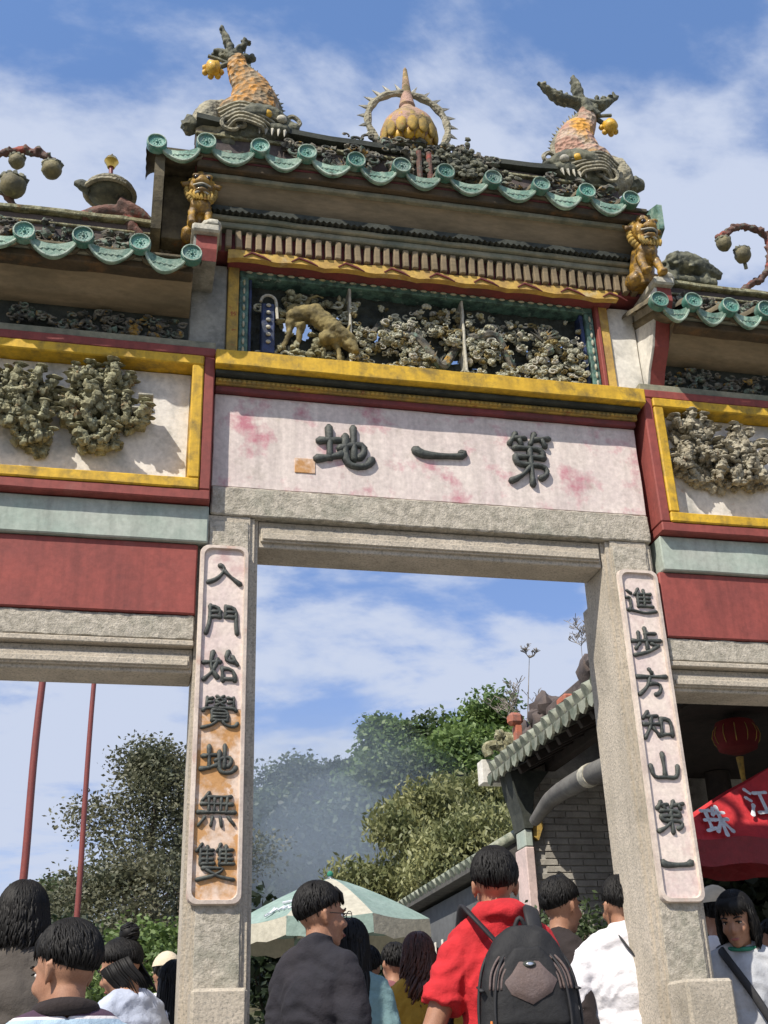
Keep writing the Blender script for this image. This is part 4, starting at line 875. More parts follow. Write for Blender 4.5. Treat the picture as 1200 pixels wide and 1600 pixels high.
# ------------------------------------------------------------------ creatures and ornaments on the roofs
def curve_pts(P, n=6):
    """Catmull-Rom through P"""
    P = [Vector(p) for p in P]; Q = [P[0] * 2 - P[1]] + P + [P[-1] * 2 - P[-2]]; out_ = []
    for i in range(1, len(Q) - 2):
        for k in range(n):
            t = k / n; a, b, c_, d = Q[i - 1], Q[i], Q[i + 1], Q[i + 2]
            out_.append(.5 * ((2 * b) + (c_ - a) * t + (2 * a - 5 * b + 4 * c_ - d) * t * t + (3 * b - a - 3 * c_ + d) * t ** 3))
    out_.append(P[-1]); return out_
def interp(vals, n=6):
    o = []
    for a, b in zip(vals[:-1], vals[1:]): o += [a + (b - a) * k / n for k in range(n)]
    return o + [vals[-1]]
def fish(ox, oz, s, label, skin, broken):
    root = empty('dragon_fish', (ox, .11, oz - .05), label, 'sculpture', 'pair of dragon fish ornaments on the upper ridge')
    W = lambda u, w, y=0.0: Vector((ox + s * u, .11 + y, oz + w))
    body = MB(); Pp = [W(.02, .08), W(.035, .20), W(.055, .32), W(.03, .45), W(-.035, .56), W(-.055, .68)]
    body.tube(curve_pts(Pp), interp([.15, .165, .150, .112, .070, .052]), 16, flat=.85, up=(0, 1, 0))
    body.ball(W(.0, .2, -.03), (.16, .13, .1))
    organic('body', body, skin, root, .008, 6, disp=.003, dscale=16)
    sh = MB(); sh.tube(curve_pts([W(-.12, .02), W(-.21, .12), W(-.19, .22), W(-.10, .30)]), interp([.06, .085, .07, .03]), 12)
    sh.tube(curve_pts([W(-.12, .02), W(-.05, .12, -.07), W(.03, .16, -.09)]), interp([.07, .08, .05]), 10)
    organic('shoulder', sh, X['greyfish'], root, .009, 4, disp=.006, dscale=25)
    # tail with ragged lobes
    tl = MB(); b0 = W(-.075, .66) if broken else W(-.03, .72)
    if not broken: tl.tube([W(-.07, .62), W(-.03, .73)], [.06, .05], 10)
    lobes = [(-.155, .90, .034), (-.19, .735, .030), (.065, .70, .034), (.0, .78, .03), (-.13, .68, .03)] if broken else [(-.30, .86, .044), (.02, .93, .046), (.27, .81, .044), (-.14, .64, .036), (.08, .74, .036)]
    for u, w, r_ in lobes:
        e = W(u, w, random.uniform(-.05, .03)); m_ = b0.lerp(e, .55) + Vector((0, 0, -.05 if not broken and abs(u) > .1 else .01))
        tl.tube(curve_pts([b0, m_, e], 5), interp([.045, r_ * 1.1, r_ * .35], 5), 8, flat=.6)
        for k in range(5):
            p = b0.lerp(e, .35 + .13 * k); tl.ball(p + Vector((random.uniform(-.01, .01), random.uniform(-.02, .02), random.uniform(-.01, .015))), .02, 6, 4, nz=.8)
    organic('tail_fin', tl, X['olive'], root, .006, 2, disp=.007, dscale=30)
    if broken:
        MB().ball(W(-.0, .815), (.03, .02, .016), nz=.6).build('fin_tip', X['olive'], root, True)
        rod = MB(); rod.tube([W(-.01, .70), W(.0, .815)], .004, 5); rod.build('wire', X['dark'], root)
    # serrated back fin
    bf = MB(); bp = curve_pts([W(-.0, .62), W(.075, .53), W(.15, .43), (W(.20, .32)), W(.20, .23)], 4)
    cc = W(-.06, .33)
    for i, p in enumerate(bp):
        d = (p - cc).normalized(); bf.spike(p - d * .03, p + d * (.026 + .01 * (i % 2)) + Vector((0, 0, .02)), .020, 5)
    bf.tube(bp, .022, 8); bf.build('back_fin', X['greyfish' if not broken else 'olive'], root, True)
    # carved dragon head biting the ridge: jaw, curls, eye
    hd = MB()
    hd.tube(curve_pts([W(-.08, .10, -.06), W(.04, .13, -.10), W(.16, .15, -.08), W(.26, .12, -.05)]), interp([.06, .075, .065, .04]), 12)
    hd.ball(W(.27, .11, -.06), (.045, .05, .04)); hd.ball(W(.18, .06, -.08), (.09, .06, .045)); hd.ball(W(.05, .03, -.05), (.16, .07, .07))
    hd.ball(W(-.09, .0, -.02), (.08, .07, .10))
    organic('head', hd, X['olive'], root, .008, 3, disp=.008, dscale=24)
    cu = MB()
    for k in range(6):
        z_ = .165 - .026 * k; cu.tube(curve_pts([W(-.16 + .012 * k, z_ - .02, -.10), W(-.04, z_ + .012, -.15), (W(.08, z_ - .015, -.15)), W(.20 - .02 * k, z_ - .03, -.12)], 5), .010, 6)
    for cx, cz, q in ((-.07, .03, .085), (-.02, .045, .05)):
        cu.tube([W(cx + q * (1 - i / 22) * math.cos(i * .36 + 1), cz + q * .8 * (1 - i / 22) * math.sin(i * .36 + 1), -.12) for i in range(19)], .012, 6)
    cu.tube(curve_pts([W(.22, .16, -.08), W(.27, .19, -.08), W(.31, .15, -.08), W(.28, .10, -.08)]), .014, 6)
    cu.build('mane_curls', X['greyfish'], root, True)
    MB().ball(W(.115, .125, -.14), (.032, .025, .028)).build('eye', X['gold'], root, True)
    MB().ball(W(.20, .11, -.13), (.03, .025, .025)).build('nostril', X['bone'], root, True)
    for k in range(5): 
        if k == 0: tth = MB()
        tth.spike(W(.08 + .035 * k, .035, -.12), W(.075 + .035 * k, -.02, -.13), .012, 5)
    tth.build('teeth', X['bone'], root, True)
    kn = MB(); kn.ball(W(-.30, .10), (.055, .05, .055), nz=.5); kn.tube([W(-.30, .10), W(-.2, .11)], .03); kn.build('round_fin', X['olive'], root, True)
    fl = MB(); fl.ball(W(-.19, .545, -.02), (.045, .045, .05), 14, 10, nz=.25)
    for a in range(7): fl.ball(W(-.19 + .048 * math.cos(a * .9), .545 + .045 * math.sin(a * .9), -.0), .02, 7, 5)
    fl.build('flower_ball', X['gold'], root, True)
    stt = MB(); stt.tube(curve_pts([W(-.07, .64), W(-.13, .60), W(-.18, .56)]), .016, 7); stt.tube(curve_pts([W(-.09, .62), W(-.16, .645), W(-.22, .66)]), .012, 6); stt.build('stalk', X['olive'], root, True)
    return root
fl0 = (0.420, 0.110, 6.185); fr0 = (2.507, 0.110, 6.182)
fish(fl0[0], fl0[2], 1, 'orange and cream dragon fish with ragged dark tail, at left end of upper ridge', X['scale'], True)
fish(fr0[0], fr0[2], -1, 'pink and orange dragon fish with wide forked tail, at right end of upper ridge', X['scale2'], False)

# flaming pearl
pc = Vector((1.389, 0.100, 6.547)); pt = Vector((1.404, 0.100, 6.981)); pb = Vector((1.390, 0.100, 6.295))
pe = empty('flaming_pearl', (pb.x, .10, pb.z - .03), 'lotus bud finial with pointed spire in a spiked ring, middle of the upper ridge', 'finial')
zr = pb.z
fb = MB(); h = pt.z - pb.z
fb.lathe((pb.x, .10, pb.z), [(.06, -.02), (.13, .02), (.165, .08), (.172, .13), (.15, .20), (.11, .255), (.06, .31), (.04, .345), (.05, .36), (.045, .38), (.03, .47), (.012, h * .97), (.002, h)], 24)
fb.build('lotus_bud', X['lotus'], pe, True)
pm = MB(); pm.ball((0, 0, 0), (.036, .022, .085), 10, 8); pm = pm.mesh('petal', 'all'); pm.materials.append(X['ochre'])
pg = MB(); pg.ball((0, 0, 0), (.034, .024, .04), 10, 8); pg = pg.mesh('petal', 'all'); pg.materials.append(X['gold'])
for row, (n_, rr_, z_, mm) in enumerate(((15, .152, .105, pm), (12, .125, .03, pg))):
    for k in range(n_):
        a = 2 * math.pi * (k + .5 * row) / n_; o = link('petal', mm, None, pe, loc=(pb.x + rr_ * math.cos(a), .10 + rr_ * math.sin(a), pb.z + z_)); o.rotation_euler = (.3 if row else -.1, 0, a + math.pi / 2)
rg = MB(); Rr = .245; cz = pb.z + .22; ring = []
for i in range(0, 41):
    a = R_(-62) + R_(304) * i / 40; ring.append(Vector((pb.x + Rr * math.sin(math.pi + R_(28) + R_(304) * i / 40), .10, cz + Rr * 1.0 * math.cos(math.pi + R_(28) + R_(304) * i / 40))))
rg.tube(ring, [.022 + .004 * math.sin(i * 1.7) for i in range(41)], 8); rg.build('ring', X['greyfish'], pe, True)
fs = MB()
for i in range(1, 40, 2):
    p = ring[i]; d = (p - Vector((pb.x, .10, cz))).normalized(); t = (ring[i + 1] - ring[i - 1]).normalized()
    fs.spike(p, p + d * .065 + t * (.03 if i < 20 else -.03) * -1 + Vector((0, 0, .012)), .018, 5)
fs.build('flame_spikes', X['bone'], pe, True)
bs = MB(); bs.lathe((pb.x, .10, pb.z - .06), [(.06, 0), (.14, .012), (.12, .03), (.1, .06)], 18); bs.build('stand', X['olive'], pe, True)
for sx in (-1, 1):
    bt = MB(); bt.tube(curve_pts([(pb.x + sx * .04, .06, pb.z - .10), (pb.x + sx * .1, .04, pb.z - .02), (pb.x + sx * .2, .05, pb.z - .06), (pb.x + sx * .3, .06, pb.z - .01)]), interp([.02, .025, .022, .01]), 7); bt.build('ribbon_scroll', X['relief_multi'], pe, True)

# lions
def lion(x, z, y, s, label, dark):
    root = empty('guardian_lion', (x, y, z), label, 'lion statue')
    W = lambda a, b, c_: (x + a * s, y + b * s, z + c_ * s)
    b = MB(); b.tube([W(0, .10, .02), W(0, .08, .16), W(0, .02, .30)], [.085 * s, .09 * s, .075 * s], 12)
    for q in (-1, 1):
        b.tube([W(q * .055, -.02, .20), W(q * .06, -.06, .10), W(q * .06, -.09, .01)], [.035 * s, .028 * s, .03 * s], 8); b.ball(W(q * .06, -.11, .015), (.03 * s, .04 * s, .02 * s))
        b.ball(W(q * .08, .08, .06), (.05 * s, .08 * s, .06 * s))
    b.ball(W(0, -.03, .24), (.08 * s, .07 * s, .07 * s))
    organic('body', b, X['liongold'], root, .006, 3, disp=.004, dscale=30)
    hd = MB(); hd.ball(W(0, -.05, .40), (.095 * s, .085 * s, .095 * s)); hd.ball(W(0, -.12, .385), (.06 * s, .05 * s, .035 * s)); hd.ball(W(0, -.15, .405), (.032 * s, .025 * s, .022 * s))
    hd.ball(W(0, -.10, .315), (.055 * s, .05 * s, .022 * s))
    for q in (-1, 1):
        hd.ball(W(q * .045, -.12, .445), (.03 * s, .022 * s, .016 * s)); hd.tube([W(q * .08, -.03, .44), W(q * .13, -.03, .43), W(q * .15, -.02, .46)], [.025 * s, .022 * s, .008 * s], 7)
    hd.ball(W(0, -.04, .50), (.05 * s, .05 * s, .05 * s)); hd.ball(W(0, -.02, .545), (.032 * s, .035 * s, .03 * s))
    organic('head', hd, X['liongold'], root, .005, 2, disp=.003, dscale=40)
    mn = MB()
    for i in range(26):
        a = i / 26 * 6.283; mn.ball(W(.10 * math.cos(a), -.01 + .0 * math.sin(a), .40 + .115 * math.sin(a)), (.026 * s, .03 * s, .026 * s), 8, 6)
    for i in range(7): mn.tube(curve_pts([W(-.07 + i * .023, -.09, .33), W(-.08 + i * .026, -.11, .28), W(-.05 + i * .02, -.10, .25)], 3), .011 * s, 6)
    mn.build('mane', X['ochre'], root, True)
    br = MB()
    for i in range(11): br.ball(W(-.055 + i * .011, -.125 + .0009 * (i - 5) ** 2, .30 - .004 * abs(i - 5) + .01), .010 * s, 6, 5)
    br.tube(curve_pts([W(-.06, -.11, .365), W(0, -.155, .35), W(.06, -.11, .365)], 5), .007 * s, 6)
    br.build('beard', X['bone'], root, True)
    MB().ball(W(0, -.125, .335), (.045 * s, .03 * s, .014 * s)).build('mouth', X['dark'], root, True)
    for q in (-1, 1):
        MB().ball(W(q * .042, -.128, .425), (.018 * s, .014 * s, .018 * s)).build('eye', X['iris'], root, True)
    return root
pl = (2.555, -0.300, 5.250); lion(2.60, 5.255, -.24, .78, 'yellow lion statue baring its teeth on the right-hand corbel', False)
lion(.185, 5.255, -.20, .70, 'shaded lion statue crouching under the left corner of the upper eave', True)
tail = None

# tortoise on the left lower ridge
t0 = Vector((-0.282, 0.100, 5.728)); tb_ = Vector((-0.246, 0.100, 5.602))
te = empty('tortoise_statue', (t0.x, .10, 5.50), 'weathered tortoise statue standing on the lower left ridge', 'sculpture')
b = MB(); zz0 = t0.z
sh = MB(); sh.ball((t0.x, .10, zz0), (.125, .12, .075), 20, 12); sh.build('shell', X['olive'], te, True)
rmm = MB(); rmm.tube([(t0.x + .13 * math.cos(a), .10 + .125 * math.sin(a), zz0 - .018) for a in [i * 6.2832 / 24 for i in range(25)]], .014, 6, caps=False); rmm.tube([(t0.x + .12 * math.cos(a), .10 + .115 * math.sin(a), zz0 + .012) for a in [i * 6.2832 / 24 for i in range(25)]], .009, 6, caps=False); rmm.build('shell_rim', X['greyfish'], te, True)
h1 = MB(); h1.tube(curve_pts([(t0.x - .10, .08, zz0 - .02), (t0.x - .15, .07, zz0 + .0), (t0.x - .185, .07, zz0 + .005)]), interp([.035, .03, .012]), 8); h1.build('head', X['olive'], te, True)
lg = MB(); lg.tube(curve_pts([(t0.x - .13, .06, 5.50), (t0.x - .06, .06, 5.53), (t0.x + .02, .06, 5.555), (t0.x + .1, .06, 5.53), (t0.x + .14, .06, 5.44)]), interp([.035, .045, .045, .04, .03]), 8)
lg.tube(curve_pts([(t0.x + .05, .06, 5.6), (t0.x + .13, .06, 5.575), (t0.x + .24, .07, 5.52)]), interp([.06, .045, .025]), 8)
lg.tube(curve_pts([(t0.x + .12, .05, 5.48), (t0.x + .16, .05, 5.44), (t0.x + .20, .05, 5.38)]), interp([.03, .028, .018]), 7)
organic('legs', lg, X['branch'], te, .008, 2, disp=.006, dscale=25)

def fruit_branch(name, pts, fruits, label):
    p0 = pts[0]; root = empty(name, p0, label, 'sculpture')
    for j, pp in enumerate([pts]):
        b = MB(); b.tube(curve_pts(pp, 6), [.020 + .004 * math.sin(i * 2.1) for i in range((len(pp) - 1) * 6 + 1)], 8); 
        for q in curve_pts(pp, 3)[1:]: b.ball(Vector(q) + Vector((random.uniform(-.012, .012), random.uniform(-.015, .015), random.uniform(-.012, .012))), .022, 7, 5, nz=.7)
        organic('branch', b, X['branch'], root, .006, 1, disp=.005, dscale=40)
    for c_, r_, att in fruits:
        f = MB(); f.ball(c_, (r_, r_, r_ * 1.05), 18, 12, nz=.12); o = f.build('fruit', X['fruit'], root, True)
        k = MB(); c_ = Vector(c_)
        for i in range(9):
            a = i / 9 * 6.283; k.ball(c_ + Vector((r_ * .75 * math.cos(a), r_ * .55 * math.sin(a), r_ * .62)), r_ * .36, 7, 5, nz=.6)
        k.tube([c_ + Vector((0, 0, r_ * .8)), att], .012, 6); k.build('calyx', X['olive'], root, True)
    return root
fruit_branch('fruit_branch', [(-0.733, 0.100, 5.527), (-0.819, 0.100, 5.642), (-0.910, 0.100, 5.692), (-0.935, 0.100, 5.820), (-0.835, 0.080, 5.893), (-0.733, 0.080, 5.920), (-0.644, 0.060, 5.889), (-0.596, 0.060, 5.862)],
             [((-0.587, 0.060, 5.797), .052, (-0.610, 0.060, 5.869)), ((-0.771, 0.080, 5.842), .042, (-0.777, 0.080, 5.903)), ((-0.770, 0.060, 5.658), .066, (-0.831, 0.080, 5.623))], 'gnarled branch bearing dark round fruit on the lower left ridge')
fruit_branch('fruit_branch', [(3.341, 0.100, 5.513), (3.451, 0.100, 5.607), (3.529, 0.100, 5.660), (3.582, 0.080, 5.728), (3.623, 0.080, 5.870), (3.612, 0.080, 5.986), (3.478, 0.060, 6.020), (3.363, 0.060, 5.973), (3.274, 0.060, 5.901)],
             [((3.291, 0.040, 5.844), .045, (3.286, 0.060, 5.922)), ((3.408, 0.050, 5.786), .050, (3.434, 0.080, 5.708))], 'curling branch with two round fruit on the lower right ridge')
q0 = Vector((3.102, 0.100, 5.678)); ce = empty('sea_creature_statue', (q0.x, .1, q0.z - .06), 'dark crouching beast statue on the lower right ridge beside the lion', 'sculpture')
b = MB(); b.tube(curve_pts([q0 + Vector((-.16, 0, .02)), q0 + Vector((-.05, 0, .03)), q0 + Vector((.06, 0, .0)), q0 + Vector((.17, 0, -.035))]), interp([.06, .075, .055, .022]), 12)
for k in range(40): b.ball(q0 + Vector((random.uniform(-.18, .08), random.uniform(-.06, .04), random.uniform(-.02, .075))), .02, 6, 5, nz=.6)
b.tube([q0 + Vector((-.14, 0, -.01)), q0 + Vector((-.15, 0, -.12))], .035, 8); b.tube([q0 + Vector((.05, 0, -.01)), q0 + Vector((.06, 0, -.12))], .035, 8); b.tube([q0 + Vector((-.16, 0, -.09)), q0 + Vector((.12, 0, -.09))], .03, 8)
organic('body', b, X['olive'], ce, .007, 2, disp=.006, dscale=30)

# ------------------------------------------------------------------ flagpoles behind the gate
def polething(pts, r0, r1, label, finial):
    pts = curve_pts(pts, 8); base = pts[0]; root = empty('flagpole', base, label, 'flagpole', 'red flagpoles beyond the gate')
    n = len(pts); MB().tube(pts, [r0 + (r1 - r0) * i / (n - 1) for i in range(n)], 12).build('pole', X['pole'], root, True)
    if finial:
        t = pts[-1]; MB().lathe(t, [(.06, -.1), (.09, -.02), (.12, .03), (.09, .1), (.04, .13), (.01, .2)], 14).build('finial', X['brass'], root, True)
    return root
polething([(-1.139, 10.157, 2.117), (-1.115, 10.159, 3.745), (-1.128, 10.158, 6.235), (-0.930, 10.171, 11.269), (-0.824, 10.177, 12.906), (-0.883, 10.174, 15.136)], .052, .035, 'thicker left red flagpole with gilded tip rising behind the gate', True)
polething([(-0.542, 12.191, 2.190), (-0.513, 12.192, 3.718), (-0.541, 12.191, 6.874), (-0.441, 12.194, 11.386)], .046, .03, 'thinner red flagpole standing to the right of the thick one', False)

# ------------------------------------------------------------------ temple hall on the right
HX, HZ = 3.5, 4.05
Hh = empty('temple_hall', (5.5, 4.5, 0.5), 'grey brick temple hall with deep tiled eave beyond the right-hand column', 'building')
etm = MB()
for r_, y_ in ((.075, 0),): etm.prism([(r_ * .8 * math.cos(a), r_ * math.sin(a)) for a in [i * 6.283 / 12 for i in range(12)]], 'x', -.02, .35)
ET = etm.mesh('eave_tile', True); ET.materials.append(X['eavetile'])
dpm = MB().prism([(-.085, 0), (-.06, -.075), (0, -.11), (.06, -.075), (.085, 0)], 'x', -.012, .012).mesh('eave_drip'); dpm.materials.append(X['eavetile'])
yy = 1.4
while yy < 5.95:
    o = link('eave_tile', ET, None, Hh, loc=(HX, yy, HZ + .04 + random.uniform(-.008, .008))); o.rotation_euler = (0, -.45, 0)
    o = link('eave_drip', dpm, None, Hh, loc=(HX - .01, yy + .095, HZ)); yy += .19
MB().prism([(HX, HZ - .03), (HX, HZ + .03), (6.2, 5.35), (8.9, 4.1), (8.9, 4.0), (6.2, 5.22)], 'y', 1.3, 5.98).build('roof', X['slate'], Hh)
for k in range(24):
    if k == 0:
        cvm = MB().prism([(.06 * math.cos(a), .06 * math.sin(a)) for a in [i * math.pi / 6 for i in range(7)]], 'x', 0, 2.95).mesh('cover_row', True); cvm.materials.append(X['slate'])
    o = link('cover_row', cvm, None, Hh, loc=(HX + .1, 1.4 + k * .19, HZ + .07)); o.rotation_euler = (0, -.452, 0)
rft = MB().box(0, 2.9, -.03, .03, -.1, -.03).mesh('rafter'); rft.materials.append(X['wood'])
for k in range(18):
    o = link('rafter', rft, None, Hh, loc=(HX + .08, 1.45 + k * .26, HZ - .02)); o.rotation_euler = (0, -.44, 0)
# verge and ridge with ornaments over the gate end
box('verge_block', X['white_plaster'], Hh, HX - .05, HX + .35, 5.99, 6.15, HZ - .05, HZ + .18)
rdg = Vector((3.723, 5.900, 4.449)); rdg2 = Vector((3.252, 2.600, 3.858))
rl = MB(); rl.box(3.86, 4.0, 2.2, 5.3, 4.40, 4.54, c=.02); rl.build('ridge', X['ridgemat'], Hh)
orn = MB()
for y_ in (5.3, 4.1, 3.9): orn.ball((3.92, y_, 4.56), (.13, .2, .15), 12, 8, nz=.5)
for y_ in np.arange(3.7, 5.9, .12): orn.ball((3.92 - .1 * (y_ > 5.2), y_, 4.44 + random.uniform(-.08, .05)), (.07, .09, .09), 8, 6, nz=.5)
orn.build('ridge_ornament', X['ridgemat'], Hh, True)
cl_ = MB(); cl_.tube(curve_pts([(3.75, 5.9, 4.24), (3.62, 5.95, 4.36), (3.5, 5.95, 4.34), (3.52, 5.95, 4.26)]), .05, 8); cl_.tube(curve_pts([(3.85, 5.9, 4.30), (3.75, 5.95, 4.45), (3.6, 5.95, 4.44)]), .045, 8)
for k in range(20): cl_.ball((3.85 + random.uniform(-.25, .2), 5.85, 4.35 + random.uniform(-.1, .1)), .05, 7, 5, nz=.7)
cl_.build('corner_scroll', X['mossy'], Hh, True)
box('painted_block', X['orangepot'], Hh, 3.6, 3.66, 5.32, 5.42, 4.15, 4.40); box('painted_block', X['orangepot'], Hh, 3.54, 3.68, 5.30, 5.42, 4.402, 4.52, c=.03); box('painted_block', X['orangepot'], Hh, 3.7, 3.8, 4.3, 4.5, 4.32, 4.40, c=.02)
# pier, brick wall and the curved beam of the porch
WY = 5.6
box('corner_post', X['pinkpost'], Hh, 3.655, 3.745, WY - .10, WY + .2, .5, 3.3, c=.01)
MB().prism([(3.56, 4.0), (3.58, 3.85), (3.64, 3.62), (3.66, 3.465), (3.74, 3.465), (3.78, 3.8), (3.95, 4.0)], 'y', WY - .12, WY + .2).build('post_bracket', X['dark'], Hh)
box('post_panel', X['sage'], Hh, 3.66, 3.74, WY - .10, WY + .15, 3.302, 3.46, c=.01)
MB().prism([(3.752, 3.40), (3.80, 3.36), (3.86, 3.50), (3.84, 3.58), (3.76, 3.56)], 'y', WY - .08, WY - .015).build('gilt_bracket', X['ochre'], Hh)
wall = MB().prism([(3.748, .5), (8.8, .5), (8.8, 3.99), (6.2, 5.2), (3.748, 4.1)], 'y', WY, WY + .25).build('brick_wall', X['mortar'], Hh)
bkm = MB().box(-.118, .118, -.012, .03, -.027, .027, c=.004).mesh('brick'); bkm.materials.append(X['brick'])
n = 0
for r_ in range(50):
    z_ = 3.93 - r_ * .063
    for c_ in range(8):
        x_ = 3.875 + c_ * .245 + (.12 if r_ % 2 else 0)
        if x_ > 5.4 or n >= 298: continue
        link('brick', bkm, None, wall, loc=(x_, WY - .006 + random.uniform(-.003, .003), z_)); n += 1
cb_ = MB(); cp = curve_pts([(3.693, 5.300, 3.491), (3.728, 4.900, 3.609), (3.698, 4.300, 3.596), (3.640, 3.600, 3.540), (3.598, 2.900, 3.465), (3.534, 2.500, 3.385)], 5)
cb_.tube(cp, interp([.05, .075, .085, .085, .085, .085], 5), 14); cb_.build('curved_beam', X['beam'], Hh, True)
MB().tube([(cp[-1].x, cp[-1].y, .5), (cp[-1].x, cp[-1].y, 3.98)], .10, 14).build('porch_column', X['wood'], Hh, True); cbr = MB(); cbr.tube([cp[13], cp[14]], .093, 14); cbr.build('beam_collar', X['bone'], Hh, True)
box('purlin', X['wood'], Hh, 3.95, 4.05, 1.4, 5.58, 4.02, 4.16); box('purlin', X['wood'], Hh, 4.7, 4.8, 1.4, 5.58, 4.35, 4.5)
box('shading_side_wall', X['wood'], Hh, 8.6, 8.8, 1.4, 5.58, .5, 4.2); box('ceiling_board', X['wood'], Hh, 4.3, 8.6, 1.4, 5.58, 3.98, 4.02)  # side wall and dark wood boards added to keep the porch dark
for x_ in (5.6, 7.2): MB().tube([(x_, 5.3, .5), (x_, 5.3, 3.97)], .12, 14).build('hall_column', X['wood'], Hh, True)
box('door_panel', X['wood'], Hh, 5.75, 7.05, 5.50, 5.56, .5, 3.4)
# hanging lantern
lc = Vector((4.769, 3.400, 3.797)); ln = empty('lantern', (lc.x, lc.y, lc.z), 'red silk lantern hanging in the dark porch', 'lantern')
lb = MB(); lb.lathe(lc, [(.07, -.14), (.15, -.11), (.185, 0), (.15, .11), (.07, .14)], 20); lb.build('shade', X['lantern'], ln, True)
lr = MB()
for k in range(12):
    a = k * math.pi / 6; lr.tube([lc + Vector((.187 * math.sin(t) * math.cos(a), .187 * math.sin(t) * math.sin(a), .145 * math.cos(t))) for t in [.4 + i * .39 for i in range(7)]], .004, 4)
lr.build('ribs', X['ochre'], ln); tq = MB(); tq.tube([lc + Vector((0, 0, -.17)), lc + Vector((0, 0, -.42))], [.03, .012], 8); tq.build('tassel', X['ochre'], ln); tq = MB(); tq.tube([lc + Vector((0, 0, .17)), (lc.x, lc.y, 3.98)], .006, 6); tq.build('cord', X['dark'], ln)

# low building beyond with a sloping line of coping tiles
Lb = empty('low_building', (3.9, 8.6, .5), 'low grey building with tiled roof edge behind the person in red', 'building')
box('wall', X['greywall'], Lb, 3.66, 7, 6.2, 11.5, .45, 3.22)
MB().prism([(3.5, 3.28), (3.5, 3.34), (4.2, 3.72), (6.9, 3.3), (6.9, 3.24)], 'y', 6.17, 11.6).build('roof', X['slate'], Lb)
yy = 6.2
cpt = MB().prism([(.07 * math.cos(a), .06 * math.sin(a)) for a in [i * 6.283 / 10 for i in range(10)]], 'x', -.02, .6).mesh('coping_tile', True); cpt.materials.append(X['eavetile'])
while yy < 11.5:
    o = link('coping_tile', cpt, None, Lb, loc=(3.5, yy, 3.36)); o.rotation_euler = (0, -.5, 0); yy += .2
for y_ in (8.2, 9.0, 10.0):
    w_ = box('window', X['dark'], Lb, 3.63, 3.655, y_ - .22, y_ + .22, 1.9, 2.75); box('window_frame', X['white_plaster'], w_, 3.61, 3.628, y_ - .27, y_ - .22, 1.85, 2.8); box('window_frame', X['white_plaster'], w_, 3.61, 3.628, y_ + .22, y_ + .27, 1.85, 2.8)

# ------------------------------------------------------------------ parasols
tp = Vector((2.267, 8.001, 3.401)); gp = empty('parasol', (tp.x, tp.y, .5), 'faded green and cream market parasol behind the bespectacled man', 'parasol')
nseg = 8; Rr = 1.12; drop = .50; a0 = R_(12)
for k in range(nseg):
    a, b_ = a0 + k * 2 * math.pi / nseg, a0 + (k + 1) * 2 * math.pi / nseg; vs = []; fs = []; nn = 6
    for i in range(nn + 1):
        t = i / nn; zc = -drop * t ** 1.25
        for j in range(5):
            g_ = j / 4; p = Vector((math.cos(a), math.sin(a))).lerp(Vector((math.cos(b_), math.sin(b_))), g_) * Rr * t
            vs.append((tp.x + p.x, tp.y + p.y, tp.z + zc - .03 * t * math.sin(math.pi * g_)))
    for i in range(nn):
        for j in range(4): fs.append((i * 5 + j, i * 5 + j + 1, i * 5 + 5 + j + 1, i * 5 + 5 + j))
    mid = (a + b_) / 2; m_ = X['can_white'] if k % 2 else X['can_green']
    MB().add(vs, fs).build('canopy_panel', m_, gp, True)
    vv = []; ff = []
    for j in range(7):
        g_ = j / 6; p = Vector((math.cos(a), math.sin(a))).lerp(Vector((math.cos(b_), math.sin(b_))), g_) * Rr
        z_ = tp.z - drop - .03 * math.sin(math.pi * g_); vv += [(tp.x + p.x, tp.y + p.y, z_), (tp.x + p.x * 1.01, tp.y + p.y * 1.01, z_ - .19 + .015 * math.sin(j * 2.5))]
    for j in range(6): ff.append((2 * j, 2 * j + 2, 2 * j + 3, 2 * j + 1))
    MB().add(vv, ff).build('valance', X['can_green'] if k % 2 else X['can_white'], gp, True)
    MB().tube([tp, (tp.x + math.cos(a) * Rr, tp.y + math.sin(a) * Rr, tp.z - drop - .02)], .01, 5).build('rib', X['metal'], gp)
MB().tube([(tp.x, tp.y, .5), tp + Vector((0, 0, .02))], .022, 8).build('pole', X['metal'], gp); MB().ball(tp + Vector((0, 0, .04)), .035).build('knob', X['can_under'], gp, True)
MB().lathe((tp.x, tp.y, .5), [(.25, 0), (.25, .06), (.05, .1), (.03, .3)], 16).build('base', X['dark'], gp)
# faded lettering on the panel that faces the gate
for k in range(nseg):
    pass
lt = MB(); aa = math.atan2(-4.8 - tp.y, 0 - tp.x) - .25
def onp(u, v): 
    t = v; ang = aa + u; rr_ = Rr * t * math.cos(math.pi / 8) / max(.3, math.cos(((ang - a0) % (math.pi / 4)) - math.pi / 8))
    return (tp.x + rr_ * math.cos(ang), tp.y + rr_ * math.sin(ang), tp.z - drop * t ** 1.25 + .006)
for st_ in ([(-.52, .8), (-.46, .9), (-.50, .95), (-.44, .82), (-.38, .86), (-.34, .8)], [(-.34, .8), (-.3, .86), (-.26, .8), (-.22, .86), (-.12, .82)], [(-.5, .70), (-.3, .69), (-.1, .70)], [(-.15, .66), (-.08, .72), (-.02, .64), (.05, .70), (.1, .62)]):
    lt.tube([onp(*q) for q in st_], .012, 5)
lt.build('lettering', X['print'], gp)

